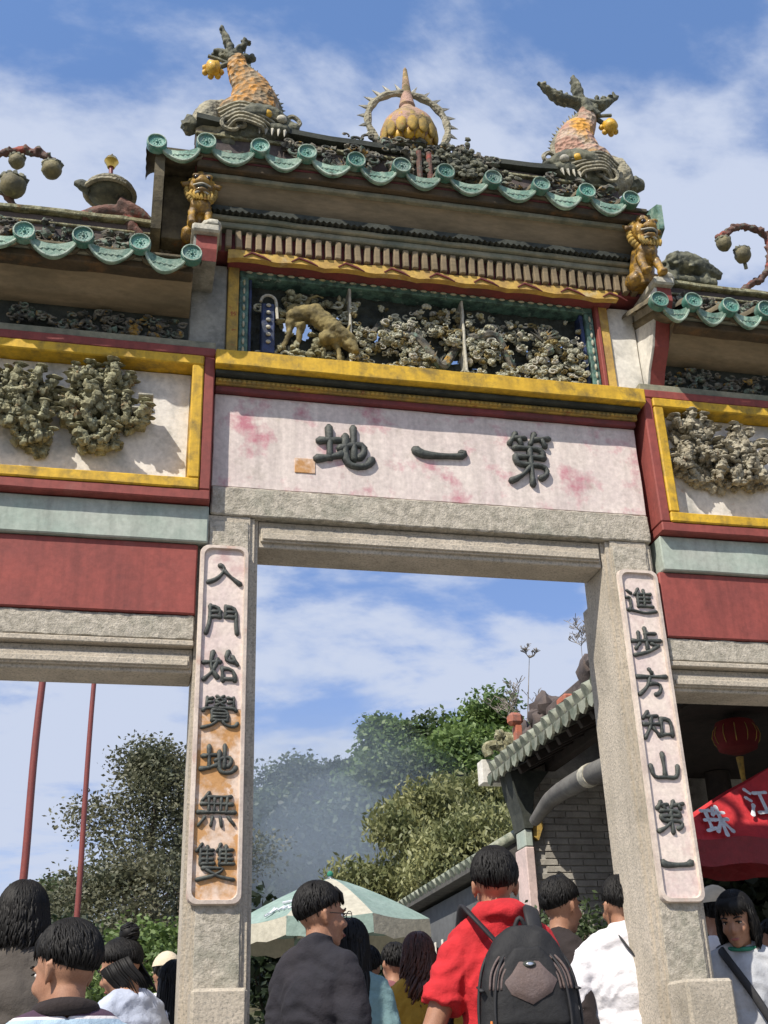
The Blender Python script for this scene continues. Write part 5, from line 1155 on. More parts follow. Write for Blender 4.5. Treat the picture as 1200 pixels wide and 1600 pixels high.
# red square parasol at the right
rp = empty('parasol', (4.78, 2.55, .5), 'red canvas parasol with white characters at the right edge', 'parasol')
apex = Vector((4.78, 2.55, 3.49)); ez = 2.77
cz0 = [Vector((3.44, 2.2, ez)), Vector((6.1, 2.2, ez)), Vector((6.1, 2.8, ez)), Vector((3.44, 2.8, ez))]
def tri_panel(A, B_, C_, name, m_, par):
    vs = []; fs = []; nn = 18; row = []
    for i in range(nn + 1):
        t = i / nn; r_ = []
        for j in range(i + 1):
            s_ = j / i if i else 0; p = A.lerp(B_.lerp(C_, s_), t); fold = .02 * math.sin(s_ * 31 + 1.2) * t * (1 - .3 * t)
            p = p + Vector((0, 0, -.05 * math.sin(math.pi * t) * math.sin(math.pi * s_) + fold + .02 * noise.noise(p * 3))); r_.append(len(vs)); vs.append(tuple(p))
        row.append(r_)
    for i in range(nn):
        for j in range(i + 1):
            fs.append((row[i][j], row[i + 1][j], row[i + 1][j + 1]))
            if j < i: fs.append((row[i][j], row[i + 1][j + 1], row[i][j + 1]))
    return MB().add(vs, fs).build(name, m_, par, 'all')
for k in range(4):
    tri_panel(apex, cz0[k], cz0[(k + 1) % 4], 'canopy_panel', X['can_red'], rp)
    A, B_ = cz0[k], cz0[(k + 1) % 4]; vv = []; ff = []
    for j in range(49):
        s_ = j / 48; p = A.lerp(B_, s_) + Vector((0, 0, .02 * math.sin(s_ * 31 + 1.2) * .7)); o_ = (p - Vector((apex.x, apex.y, p.z))).normalized() * (.02 * math.sin(j * 1.1)); vv += [tuple(p), tuple(p + o_ + Vector((0, 0, -.17)))]
    for j in range(48): ff.append((2 * j, 2 * j + 2, 2 * j + 3, 2 * j + 1))
    MB().add(vv, ff).build('valance', X['can_dred'], rp, 'all')
    MB().tube([apex + Vector((0, 0, -.06)), cz0[k] + Vector((0, 0, -.06))], .012, 5).build('rib', X['metal'], rp)
MB().tube([(apex.x, apex.y, .5), apex], .025, 10).build('pole', X['metal'], rp); MB().lathe((apex.x, apex.y, .5), [(.25, 0), (.25, .06), (.05, .1), (.03, .3)], 16).build('base', X['dark'], rp)
# the characters lie on the front canopy panel
pn = Vector((1, 0, 0)); upv = Vector((0, apex.y - 2.2, apex.z - ez)).normalized(); nrm = pn.cross(upv)
for key, ctr, s_ in (('zhu', (3.838, 2.251, 2.875), .21), ('jiang', (4.216, 2.320, 3.016), .21)):
    g_ = glyph(key, s_ * .9, s_ * 1.15, .030, .002, 4)
    vs = []
    for q in g_.v:
        p = Vector(ctr) + pn * q[0] + upv * q[2] + nrm * (.026 - q[1]); vs.append(p)
    MB().add(vs, g_.f).build('character', X['print'], rp)

# ------------------------------------------------------------------ trees
def leaves(name, pts, size, m, parent, per=1, spread=.25, seed=0, elong=1.6, droop=0.3):
    if droop > .8: elong = 2.4
    r = np.random.default_rng(seed); P = np.repeat(np.asarray(pts, float), per, axis=0); n = len(P)
    P = P + r.normal(0, spread, P.shape) * np.array([1, 1, .75])
    a = r.normal(size=(n, 3)); a[:, 2] = a[:, 2] * .6 - droop; a /= np.linalg.norm(a, axis=1)[:, None]
    b = np.cross(a, r.normal(size=(n, 3))); b /= np.linalg.norm(b, axis=1)[:, None]
    s = size * r.uniform(.6, 1.3, n)[:, None]; a *= s * elong; b *= s * .5
    V = np.stack([P - a * .5, P + b, P + a * .6, P - b], 1).reshape(-1, 3)
    c = V.mean(0); V = V - c; me = bpy.data.meshes.new(name)
    me.vertices.add(4 * n); me.vertices.foreach_set('co', V.ravel()); me.loops.add(4 * n); me.loops.foreach_set('vertex_index', np.arange(4 * n, dtype=np.int32))
    me.polygons.add(n); me.polygons.foreach_set('loop_start', np.arange(0, 4 * n, 4, dtype=np.int32)); me.polygons.foreach_set('loop_total', np.full(n, 4, dtype=np.int32)); me.update(); me.validate()
    return link(name, me, m, parent, Vector(c))
def tree(top, base_z, width, label, leaf, group, seed, density=1.0, lsize=.13, bark='bark', low=.25, lobes=9, sparse=0.0, clump=.5, bare=False, name='tree', droop=.3):
    r = random.Random(seed); top = Vector(top); base = Vector((top.x + r.uniform(-.5, .5), top.y, base_z)); H = top.z - base_z
    root = empty(name, base, label, 'tree', group)
    tk = MB(); rad = max(.12, H * .018) if not bare else .055; tips = []
    def limb(p, d, L, r0, depth):
        n = 5; pts = [p]; rr_ = [r0]
        for i in range(n):
            d = (d + Vector((r.uniform(-.22, .22), r.uniform(-.22, .22), r.uniform(-.05, .16)))).normalized(); p = p + d * L / n; pts.append(p); rr_.append(max(r0 * (1 - .6 * (i + 1) / n), .007 if bare else .004))
        tk.tube(pts, rr_, (9, 6, 4, 3)[min(depth, 3)])
        if depth >= (4 if bare else 3) or (depth >= 2 and not bare and not sparse): tips.append(p); tips.append(pts[3]); return
        for k in range(r.choice((3, 4))):
            q = pts[r.choice((2, 3, 4, 5))]; a = r.uniform(0, 6.28); dd = (d * r.uniform(.4, .9) + Vector((math.cos(a), math.sin(a), r.uniform(-.1, .5))) * .8).normalized()
            limb(q, dd, L * r.uniform(.5, .72), r0 * .42, depth + 1)
        tips.append(p)
    hf_ = 1.0 if bare else .85; pts = [base.lerp(Vector((top.x, top.y, base_z)), i / 6) + Vector((r.uniform(-.15, .15), r.uniform(-.1, .1), H * hf_ * i / 6)) for i in range(7)]
    tk.tube(pts, [rad * (1 - (.11 if not bare else .15) * i) for i in range(7)], 9)
    for i in range(1 if low < .2 else 2, 7):
        for k in range(3):
            a = r.uniform(0, 6.28); t = i / 6; wv_ = width * .5 * (math.sin(math.pi * min(1, (t - low * .4) * .9)) ** .6 if t < 1 else .3)
            limb(pts[i], Vector((math.cos(a), math.sin(a), r.uniform(.1, .7))).normalized(), wv_ * r.uniform(.55, .85), rad * .4 * (1 - .1 * i), 1)
    o = tk.build('trunk', X[bark], root, True, fix=False)
    if bare: return root
    # crown: clumps of leaves carried round the limb tips
    cl = []
    for t in tips: cl.append((t, clump * r.uniform(.6, 1.3)))
    if not sparse:
        for k in range(int(lobes * 6)):
            a = r.uniform(0, 6.28); z = r.random(); q = math.sqrt(r.uniform(.35, 1)); w_ = width * .5 * (math.sin(math.pi * (z * .82 + .14)) ** .7)
            cl.append((Vector((base.x + q * w_ * math.cos(a), base.y + q * w_ * math.sin(a), base_z + H * (low + (1 - low) * z) - clump * .6)), clump * r.uniform(.7, 1.5)))
    n_ = int(14000 * density); P = []
    tot = sum(c_[1] ** 2 for c_ in cl)
    nr = np.random.default_rng(seed)
    for c_, s_ in cl:
        k = max(4, int(n_ * s_ ** 2 / tot)); v = nr.normal(size=(k, 3)); v /= np.linalg.norm(v, axis=1)[:, None]; v *= (nr.random((k, 1)) ** .45) * s_ * np.array([1, 1, .62]); P.append(v + np.array(c_))
    P = np.concatenate(P)
    o = leaves('crown', P, lsize, X[leaf], root, 1, .05, seed, droop=droop); tag(o, kind='stuff')
    return root
GT = 'trees beyond the gate'
tree((0.655, 19.191, 8.180), .0, 3.0, 'tall thin-leaved tree rising left of the left middle column', 'leaf_brown', GT, 11, 2.6, .052, sparse=1, clump=.72, low=.1)
tree((1.319, 21.167, 7.940), .0, 2.2, 'thin-leaved tree half hidden behind the left middle column', 'leaf_brown', GT, 12, 1.0, .05, sparse=1, clump=.55, low=.1)
tree((-0.517, 22.195, 6.143), .0, 3.6, 'brownish bushy tree behind the thinner flagpole', 'leaf_brown', GT, 13, 1.1, .06, low=.1, clump=.6)
tree((0.197, 17.199, 5.415), .0, 2.6, 'low olive tree beneath the tall thin-leaved one', 'leaf_brown', GT, 14, .8, .055, low=.1, clump=.5, sparse=1)
tree((-1.435, 25.166, 6.350), .0, 3.2, 'low green tree between the two flagpoles', 'leaf_mid', GT, 15, .9, .065, low=.1, clump=.55)
tree((0.424, 9.194, 3.209), .2, 1.8, 'bright green shrub at the foot of the left trees', 'leaf_bright', GT, 16, .8, .05, low=.05, clump=.35, name='shrub')
tree((-0.621, 13.189, 3.499), .2, 3.6, 'dark shrub low behind the striped shirt', 'leaf_dark', GT, 17, .8, .065, low=.05, clump=.45, name='shrub')
# wooded slope seen through the middle opening
for i, (px_, d_, w_, lf, lb_, ls, dn) in enumerate([
    ((5.280, 38.882, 11.084), 3.0, 8, 'leaf_mid', 'hazy tree at the left foot of the wooded slope', .12, 2.8),
    ((6.700, 40.709, 12.709), 3.5, 7, 'leaf_dark', 'smoke-veiled tree second from the left on the wooded slope', .12, 2.8),
    ((7.977, 40.503, 13.153), 4.0, 7, 'leaf_mid', 'broad hazy tree in the middle of the wooded slope', .12, 2.8),
    ((8.801, 38.311, 12.664), 4.0, 6, 'leaf_dark', 'dark tree left of the bright green crowns', .12, 2.4),
    ((8.624, 32.208, 12.870), 4.0, 3.4, 'leaf_bright', 'bright green round crown rising above the wooded slope', .12, 1.8),
    ((9.630, 31.960, 12.513), 4.0, 3.2, 'leaf_mid', 'small-crowned tree between the two highest green crowns', .12, 1.6),
    ((11.198, 29.414, 12.755), 4.0, 3.2, 'leaf_bright', 'highest bright green tree left of the temple roof', .12, 1.8),
    ((9.468, 27.855, 11.106), 3.0, 3.6, 'leaf_bright', 'green tree just below the highest crown', .11, 1.8),
    ((7.662, 28.325, 10.048), 2.5, 5, 'leaf_mid', 'mid green tree under the bright round crown', .11, 2.0),
    ((6.023, 28.662, 8.208), 2.5, 8, 'leaf_dark', 'dark smoke-veiled tree straight above the green parasol', .12, 2.0),
    ((4.417, 27.903, 7.684), 2.5, 7, 'leaf_dark', 'dark tree low at the left, beside the left middle column', .12, 2.0)]):
    tree(px_, d_, w_, lb_, lf, GT, 30 + i, dn, ls, low=.15, clump=.95 if w_ > 4 else .75, lobes=8)
tree((5.138, 14.529, 6.165), .4, 3.0, 'large yellowish-green leafy tree left of the temple hall', 'leaf_yellow', GT, 50, 4.6, .046, low=.06, clump=.42, lobes=9, droop=1.1)
tree((6.309, 15.230, 6.567), .4, 3.4, 'yellowish-green leafy tree against the end of the temple roof', 'leaf_yellow', GT, 51, 4.6, .046, low=.06, clump=.42, lobes=9, droop=1.1)
tree((4.705, 11.536, 4.933), .4, 2.4, 'lower yellowish-green tree behind the head of the person in red', 'leaf_yellow', GT, 52, 3.4, .04, low=.06, clump=.36, lobes=8, droop=1.1)
tree((7.622, 15.838, 8.805), .5, 1.5, 'bare pale sapling above the temple ridge', 'leaf_mid', None, 60, bare=True, bark='bark2')
tree((9.453, 17.260, 9.686), .5, 3.4, 'bare twiggy tree beside the right-hand column above the roof', 'leaf_mid', None, 61, bare=True, bark='bark2')
tree((3.145, 3.097, 2.532), .5, 1.2, 'potted shrub in front of the brick wall', 'leaf_mid', None, 62, .5, .028, low=.02, clump=.25, name='shrub')
tree((4.351, 14.721, 3.679), .3, 4, 'dark shrub under the edge of the green parasol', 'leaf_dark', GT, 63, .5, .1, low=.02, clump=.5, name='shrub')
tree((2.583, 15.033, 3.730), .3, 4, 'dark shrub beneath the left part of the green parasol', 'leaf_dark', GT, 64, .5, .1, low=.02, clump=.5, name='shrub')
tree((5.123, 4.365, 2.950), .5, 1.6, 'dark shrub beneath the red parasol', 'leaf_dark', None, 65, .5, .07, low=.02, clump=.35, name='shrub')
tree((5.330, 4.247, 2.968), .5, 1.6, 'dark leafy shrub at the right edge under the red parasol', 'leaf_dark', None, 66, .5, .07, low=.02, clump=.35, name='shrub')

# bluish incense smoke drifting in front of the wooded slope
def smoke(c_, r_, dens):
    o = MB().ball((0, 0, 0), r_, 32, 20, nz=.25).mesh('smoke', 'all'); c_ = Vector(c_)
    m = bpy.data.materials.new('smoke'); m.use_nodes = True; t = m.node_tree; t.nodes.clear()
    v = t.nodes.new('ShaderNodeVolumePrincipled'); v.inputs['Color'].default_value = (.74, .86, .96, 1); v.inputs['Density'].default_value = dens; v.inputs['Anisotropy'].default_value = .2
    q = t.nodes.new('ShaderNodeOutputMaterial'); t.links.new(v.outputs[0], q.inputs['Volume'])
    ob = link('smoke', o, m, None, loc=c_); tag(ob, kind='stuff'); ob['label'] = 'bluish incense smoke drifting before the trees'
smoke((3.759, 21.937, 6.693), (3.6, 3.8, 3.6), .016); smoke((3.687, 21.947, 6.549), (2.9, 3.2, 3.0), .018); smoke((3.906, 21.916, 6.257), (2.1, 2.6, 2.3), .022); smoke((4.962, 22.757, 7.167), (3.2, 3.0, 2.4), .02)
smoke((4.120, 16.811, 4.995), (1.7, 1.6, 1.7), .10)

# ------------------------------------------------------------------ people
def person(px, py, pz, H, rz, label, top='c_white', hair='short', head_turn=0.0, head_tilt=0.0, head_roll=0.0, sleeve='long', woman=False, bottom='jeans', hairmat='hair', arms=None, wide=1.0, collar=None, vox=.011, glasses=False, hair_len=.2, cap=None, hat=None):
    """base at the feet; local +y is where the body faces"""
    s = H / 1.70; root = empty('person', (px, py, pz), label, 'person'); root.rotation_euler = (0, 0, rz)
    V = Vector; sw = (.132 if woman else .148) * wide; far = vox > .0115
    S = lambda *a: V(a) * s
    hm = Matrix.Translation(S(0, .020, 1.478)) @ Matrix.Rotation(head_turn, 4, 'Z') @ Matrix.Rotation(head_tilt, 4, 'X') @ Matrix.Rotation(head_roll, 4, 'Y')
    h3 = hm.to_3x3()
    def HP(x, y, z): return hm @ S(x, y, z)
    b = MB()
    # head: local origin at the top of the neck
    b.ball(HP(0, -.012, .115), (.073 * s, .090 * s, .088 * s), 20, 14, rot=h3); b.ball(HP(0, .028, .062), (.060 * s, .062 * s, .080 * s), 18, 12, rot=h3)
    b.ball(HP(0, .055, -.008), (.030 * s, .026 * s, .022 * s), 12, 8, rot=h3); b.ball(HP(0, .02, .01), (.052 * s, .055 * s, .035 * s), 14, 10, rot=h3)
    b.tube([HP(0, .088, .085), HP(0, .106, .058), HP(0, .100, .046)], [.008 * s, .0115 * s, .010 * s], 8); 
    for q in (-1, 1):
        b.ball(HP(q * .011, .095, .049), (.009 * s, .009 * s, .007 * s), 8, 6, rot=h3); b.ball(HP(q * .035, .068, .052), (.022 * s, .018 * s, .022 * s), 10, 8, rot=h3)
        b.ball(HP(q * .03, .082, .105), (.024 * s, .010 * s, .006 * s), 10, 6, rot=h3)
        b.tube([HP(q * .071, -.005, .045), HP(q * .079, -.016, .07), HP(q * .078, -.022, .095), HP(q * .071, -.010, .1)], [.007 * s, .009 * s, .010 * s, .006 * s], 8)
    b.ball(HP(0, .088, .021), (.022 * s, .010 * s, .006 * s), 10, 6, rot=h3); b.ball(HP(0, .085, .010), (.018 * s, .010 * s, .007 * s), 10, 6, rot=h3)
    b.tube([S(0, -.012, 1.36), S(0, -.004, 1.44), HP(0, -.01, .05)], [.062 * s, .049 * s, .050 * s], 14)
    for q in (-1, 1): b.tube([S(q * .01, -.02, 1.43), S(q * sw * .55, -.018, 1.395), S(q * sw, -.01, 1.35)], [.05 * s, .055 * s, .05 * s], 12)
    b.ball(S(0, 0, 1.24), (.155 * s, .098 * s, .17 * s)); b.ball(S(0, .005, 1.06), ((.125 if woman else .14) * s, .09 * s, .16 * s)); b.ball(S(0, -.005, .93), (.16 * s, .11 * s, .12 * s))
    for q in (-1, 1):
        b.tube([S(q * .085, 0, .90), S(q * .09, .01, .5), S(q * .09, -.01, .1)], [.085 * s, .055 * s, .04 * s], 12); b.tube([S(q * .09, -.05, .045), S(q * .095, .13, .03)], [.042 * s, .03 * s], 10)
    arm = []
    for q in (-1, 1):
        sh, el, wr = S(q * sw, -.01, 1.352), S(q * (sw + .065), -.03, 1.09), S(q * (sw + .075), .05, .86)
        if arms and q in arms: el, wr = S(*arms[q][0]), S(*arms[q][1])
        arm.append((q, sh, el, wr)); b.tube([sh, sh.lerp(el, .5), el, el.lerp(wr, .4), wr], [.05 * s, .046 * s, .038 * s, .036 * s, .026 * s], 12)
        d = (wr - el).normalized(); b.ball(wr + d * .045 * s, (.022 * s, .036 * s, .045 * s), 10, 8)
        for k in range(4):
            o_ = V((0, (k - 1.5) * .018, 0)) * s; L = (.072, .082, .078, .062)[k] * s; p0_ = wr + d * .07 * s + o_
            b.tube([p0_, p0_ + d * L * .55 + V((-q * .004, 0, 0)), p0_ + d * L + V((-q * .018 * s, .004, 0))], [.0105 * s, .0095 * s, .008 * s], 7)
        p0_ = wr + d * .03 * s + V((0, .025 * s, 0)); b.tube([p0_, p0_ + d * .03 * s + V((0, .022 * s, 0)), p0_ + d * .06 * s + V((-q * .006, .026 * s, 0))], [.012 * s, .011 * s, .009 * s], 7)
    organic('body', b, X['skin'], root, vox * .85 if not far else .017, 2, fac=.35, world=1)
    # garment over the torso and sleeves
    g = MB(); k = .016
    for q in (-1, 1):
        g.tube([S(0, -.022, 1.415), S(q * sw * .5, -.02, 1.392), S(q * sw * .9, -.014, 1.36), S(q * sw * 1.08, -.012, 1.325)], [(.052 + k) * s, (.055 + k) * s, (.053 + k) * s, (.046 + k) * s], 14)
        g.ball(S(q * sw * .5, -.045, 1.29), (.085 * s * wide, .062 * s, .10 * s), 14, 10)
    g.ball(S(0, -.008, 1.24), ((.15 if woman else .168) * s * wide, (.106 + k) * s, .19 * s), 18, 12); g.ball(S(0, -.0, 1.08), ((.135 if woman else .155) * s * wide, (.10 + k) * s, .2 * s), 18, 12)
    g.tube([S(0, 0, 1.2), S(0, 0, 1.0), S(0, -.002, .84)], [.13 * s, .145 * s * wide, .165 * s], 20, flat=.78, up=(0, 1, 0))
    for q, sh, el, wr in arm:
        if sleeve == 'short': e2 = sh.lerp(el, .62); g.tube([sh, e2], [(.056 + k) * s, (.052 + k * 1.3) * s], 14)
        elif sleeve == 'elbow':
            g.tube([sh, sh.lerp(el, .4), sh.lerp(el, .72)], [(.050 + k) * s, (.048 + k * 1.3) * s, (.046 + k) * s], 14)
            for j in range(3): g.tube([sh.lerp(el, .56 + j * .07), sh.lerp(el, .59 + j * .07)], (.060 + k - .002 * j) * s, 14)
        else:
            g.tube([sh, sh.lerp(el, .5), el, el.lerp(wr, .5), el.lerp(wr, .95)], [(.050 + k) * s, (.046 + k) * s, (.041 + k) * s, (.038 + k) * s, (.032 + k) * s], 14)
            for j in range(3):
                e = el.lerp(sh, .05 + j * .06); g.ball(e + V((random.uniform(-.01, .01), -.01, 0)), (.062 * s, .06 * s, .014 * s), 10, 6)
    if collar and collar not in ('band', 'dark'): g.tube([S(0, -.014, 1.40), S(0, -.008, 1.487 if collar != 'hood' else 1.50)], [.078 * s, .066 * s if collar != 'hood' else .080 * s], 16)
    if collar == 'hood': g.tube([S(.075 * math.cos(a), -.025 + .072 * math.sin(a), 1.455 - .012 * math.sin(a)) for a in [i * 6.283 / 12 for i in range(13)]], .032 * s, 8)
    organic('shirt' if sleeve != 'long' else 'jacket' if not woman else 'blouse', g, X[top], root, vox, 5, disp=.009, dscale=11.0 / s, world=1, crease=2.0)
    if collar == 'band':
        c_ = MB(); c_.tube([V((.068 * s * math.cos(a), (-.008 + .066 * math.sin(a)) * s, (1.44 - .012 * math.sin(a)) * s)) for a in [i * 6.283 / 20 for i in range(21)]], .010 * s, 8, caps=False)
        o = c_.mesh('collar', 'all'); link('collar', o, X['can_under'], root).location = (0, 0, 0)
    if collar == 'dark':
        c_ = MB(); c_.tube([V((.070 * s * math.cos(a), (-.008 + .068 * math.sin(a)) * s, (1.452 - .016 * math.sin(a)) * s)) for a in [i * 6.283 / 20 for i in range(21)]], .024 * s, 8, caps=False)
        o = c_.mesh('collar', 'all'); link('collar', o, X['c_dbrown'], root).location = (0, 0, 0)
    t = MB()
    for q in (-1, 1): t.tube([S(q * .08, 0, .93), S(q * .095, .01, .5), S(q * .095, -.01, .09)], [.10 * s, .075 * s, .068 * s], 14)
    t.ball(S(0, -.005, .93), (.172 * s, .122 * s, .12 * s)); organic('trousers', t, X[bottom], root, .026, 4, disp=.008, dscale=7, world=1)
    for q in (-1, 1):
        sh_ = MB(); sh_.ball(S(q * .095, .04, .04), (.05 * s, .14 * s, .045 * s)); o = sh_.mesh('shoe', 'all'); link('shoe', o, X['shoe'], root).location = (0, 0, 0)
        e = MB(); e.ball(HP(q * .031, .0715, .086), (.0115 * s, .0090 * s, .0068 * s), 12, 8, rot=h3); link('eye', e.mesh('eye', 'all'), X['eyewhite'], root).location = (0, 0, 0)
        e = MB(); e.ball(HP(q * .031, .0772, .086), (.0062 * s, .0050 * s, .0066 * s), 10, 6, rot=h3); link('pupil', e.mesh('pupil', 'all'), X['iris'], root).location = (0, 0, 0)
        e = MB(); e.tube([HP(q * .014, .094, .107), HP(q * .032, .091, .113), HP(q * .05, .078, .107)], .0035 * s, 6); link('eyebrow', e.mesh('eyebrow', 'all'), X['hair'], root).location = (0, 0, 0)
        e = MB(); e.tube([HP(q * .018, .086, .091), HP(q * .031, .089, .0935), HP(q * .046, .079, .089)], .0028 * s, 6); link('eyelid', e.mesh('eyelid', 'all'), X['hair'], root).location = (0, 0, 0)
    e = MB(); e.ball(HP(0, .0935, .0155), (.021 * s, .006 * s, .0065 * s), 12, 6, rot=h3); link('lips', e.mesh('lips', 'all'), X['lips'], root).location = (0, 0, 0)
    if glasses:
        e = MB()
        for q in (-1, 1):
            e.tube([HP(q * .034 + .024 * math.cos(a), .105, .086 + .017 * math.sin(a)) for a in [i * 6.283 / 16 for i in range(17)]], .0018 * s, 5, caps=False); e.tube([HP(q * .058, .104, .09), HP(q * .078, .0, .09)], .0018 * s, 5)
        e.tube([HP(-.01, .107, .09), HP(.01, .107, .09)], .0018 * s, 5); link('glasses', e.mesh('glasses', 'all'), X['iris'], root).location = (0, 0, 0)
    # hair: a shaped cap plus many tapering locks that give an uneven outline
    hr = MB(); r = random.Random(int(px * 1000) % 997 + 5); c0 = V((0, -.014, .115)); rx, ry, rz_ = .083, .101, .098
    long_ = hair in ('long', 'curly', 'bob'); 
    def lim(phi):   # phi = 0 front, pi back: polar angle where the hair ends
        f = (1 - math.cos(phi)) / 2; return R_(58) + (R_(124) - R_(58)) * (f ** .8)
    n1, n2 = 28, 10; vs = []; fs = []
    for j in range(n2 + 1):
        for i in range(n1):
            phi = 2 * math.pi * i / n1; th = lim(phi) * j / n2; wob = 1 + .02 * math.sin(phi * 9 + j)
            if not long_: wob *= 1 - .11 * (j / n2) ** 3
            if j == n2: wob = .89 if not long_ else .93
            p = V((math.sin(th) * math.sin(phi) * rx, math.sin(th) * math.cos(phi) * ry, math.cos(th) * rz_)) * wob + c0; vs.append(hm @ (p * s))
    for j in range(n2):
        for i in range(n1): fs.append((j * n1 + i, j * n1 + (i + 1) % n1, (j + 1) * n1 + (i + 1) % n1, (j + 1) * n1 + i))
    hr.add(vs, fs)
    N_ = (1000 if not long_ else 800) if not far else 260
    hf = .48 if not far else .9
    for i in range(N_):
        phi = r.uniform(0, 6.283); L = lim(phi); th0 = r.uniform(0, L * .75); seg_ = r.uniform(.35, .6) * (1.2 if not long_ else 1.6); th1 = min(L + r.uniform(-.08, .12), th0 + seg_)
        if long_ or hair == 'bun': th1 = min(L, th0 + 1.0)
        pts = []; dphi = r.uniform(-.25, .25)
        for k_ in range(5):
            t_ = k_ / 4; th = th0 + (th1 - th0) * t_; ph = phi + dphi * t_; lift = 1.0 + .055 * math.sin(math.pi * min(1, t_ + .15)) + (r.uniform(0, .05) if k_ == 4 and hair in ('short', 'shaggy') else 0)
            if not long_: lift *= 1 - .10 * min(1, th / L) ** 3
            if hair == 'shaggy': lift += .05 * t_
            pts.append(V((math.sin(th) * math.sin(ph) * rx, math.sin(th) * math.cos(ph) * ry, math.cos(th) * rz_)) * lift + c0)
        hr.tube([hm @ (p * s) for p in pts], [.0075 * s * hf, .0085 * s * hf, .008 * s * hf, .006 * s * hf, .0015 * s], 3)
    if long_:
        hr.ball(hm @ (V((0, -.048, .075)) * s), (.078 * s, .060 * s, .12 * s), 18, 12, rot=h3)
        if hair != 'curly': hr.ball(hm @ (V((0, -.060, .02 if hair == 'bob' else -.02)) * s), (.072 * s, .046 * s, (.085 if hair == 'bob' else .15) * s), 18, 12, rot=h3)
        for i in range((620 if not far else 160)):
            phi = r.choice((-1, 1)) * r.uniform(R_(70 if hair != 'bob' else 62), math.pi); th = R_(r.uniform(55, 105)); rr_ = r.uniform(.95, 1.05)
            p = V((math.sin(th) * math.sin(phi) * rx, math.sin(th) * math.cos(phi) * ry, math.cos(th) * rz_)) * rr_ + c0; pts = [p]; D_ = (hair_len + .115) * r.uniform(.82, 1.05) - (c0.z - p.z) * .3
            amp = .02 if hair == 'curly' else .004; fr_ = r.uniform(0, 6.28)
            for k_ in range(1, 8):
                t_ = k_ / 7; q = p + V((p.x * .12 * math.sin(t_ * 2) , -.012 * t_ + (.0 if hair != 'bob' else .01 * t_), -D_ * t_)); q += V((amp * math.sin(fr_ + t_ * 11), amp * math.cos(fr_ + t_ * 11), 0)) * min(1, t_ * 2)
                if hair == 'bob' and t_ > .7: q.x *= 1 - (t_ - .7) * .35
                if q.z < -.06: q.y = min(q.y, -.055 - .2 * (-.06 - q.z) * .1); q.y -= .02
                pts.append(q)
            hr.tube([hm @ (q * s) for q in pts], [v_ * s * (.55 if not far else 1) for v_ in (.009, .010, .0105, .0105, .010, .009, .007, .002)], 3)
    if hair == 'bun' :
        hr.ball(hm @ (V((0, -.085, .215)) * s), (.045 * s, .045 * s, .042 * s), 12, 8, nz=.3)
        for i in range(60):
            a, b_ = r.uniform(0, 6.28), r.uniform(0, 3.1); cc = V((0, -.085, .215)); hr.tube([hm @ ((cc + V((math.cos(a + k_ * .5) * math.sin(b_), math.sin(a + k_ * .5) * math.sin(b_), math.cos(b_))) * .045) * s) for k_ in range(4)], [.004 * s, .006 * s, .005 * s, .001 * s], 4)
        for i in range(70):
            phi = r.choice((-1, 1)) * r.uniform(.5, 2.2); p = V((math.sin(phi) * rx, math.cos(phi) * ry, -.01)) + c0
            hr.tube([hm @ (q * s) for q in (p, p + V((0, -.01, -.05)), p + V((-p.x * .2, -.03, -.10)), p + V((-p.x * .3, -.04, -.13 - r.random() * .05)))], [.007 * s, .007 * s, .005 * s, .001 * s], 5)
    if hair == 'short' or hair == 'shaggy':
        for i in range(60):   # fringe and nape
            phi = r.uniform(-.7, .7); p = V((math.sin(phi) * rx * .8, math.cos(phi) * ry * .93, rz_ * .55)) + c0
            hr.tube([hm @ (q * s) for q in (p + V((0, -.02, .02)), p + V((0, .006, 0)), p + V((.01 * r.uniform(-1, 1), .012, -.025 - .02 * r.random())))], [.007 * s, .006 * s, .001 * s], 5)
    if hair in ('bob', 'long'):
        for i in range(70):
            phi = r.uniform(-.9, .9); p = V((math.sin(phi) * rx * .85, math.cos(phi) * ry * .93, rz_ * .55)) + c0
            hr.tube([hm @ (q * s) for q in (p + V((0, -.02, .02)), p + V((.01, .008, -.005)), p + V((.03 * math.sin(phi), .006, -.04 - .015 * r.random())))], [.008 * s, .007 * s, .001 * s], 5)
    me = hr.mesh('hair', 'all', fix=False); o = link('hair', me, X[hairmat], root); o.location = (0, 0, 0)
    if hat:
        c_ = MB(); q = [hm @ (V((math.sin(R_(a)) * .092 * math.cos(p_), -.014 + math.sin(R_(a)) * .11 * math.sin(p_), .125 + math.cos(R_(a)) * .112)) * s) for a in range(5, 95, 15) for p_ in [i * 6.283 / 20 for i in range(20)]]
        n_ = len(q) // 20; c_.add(q, [(j * 20 + i, j * 20 + (i + 1) % 20, (j + 1) * 20 + (i + 1) % 20, (j + 1) * 20 + i) for j in range(n_ - 1) for i in range(20)] + [tuple(range(20))])
        c_.ball(hm @ (V((0, .10, .12)) * s), (.07 * s, .07 * s, .008 * s), 16, 6, rot=h3); link('sun_hat', c_.mesh('sun_hat', 'all'), X['c_cap'], root).location = (0, 0, 0)
    return root
def face_to(deg): return R_(deg)
T = .5
def place(px3, H): return px3
def put(head_top, *a, **k):
    """stands a person so that the crown of the head reaches head_top"""
    z0 = k.pop('z'); H = (head_top[2] - z0) / 1.017; return person(head_top[0], head_top[1], z0, H, *a, **k)
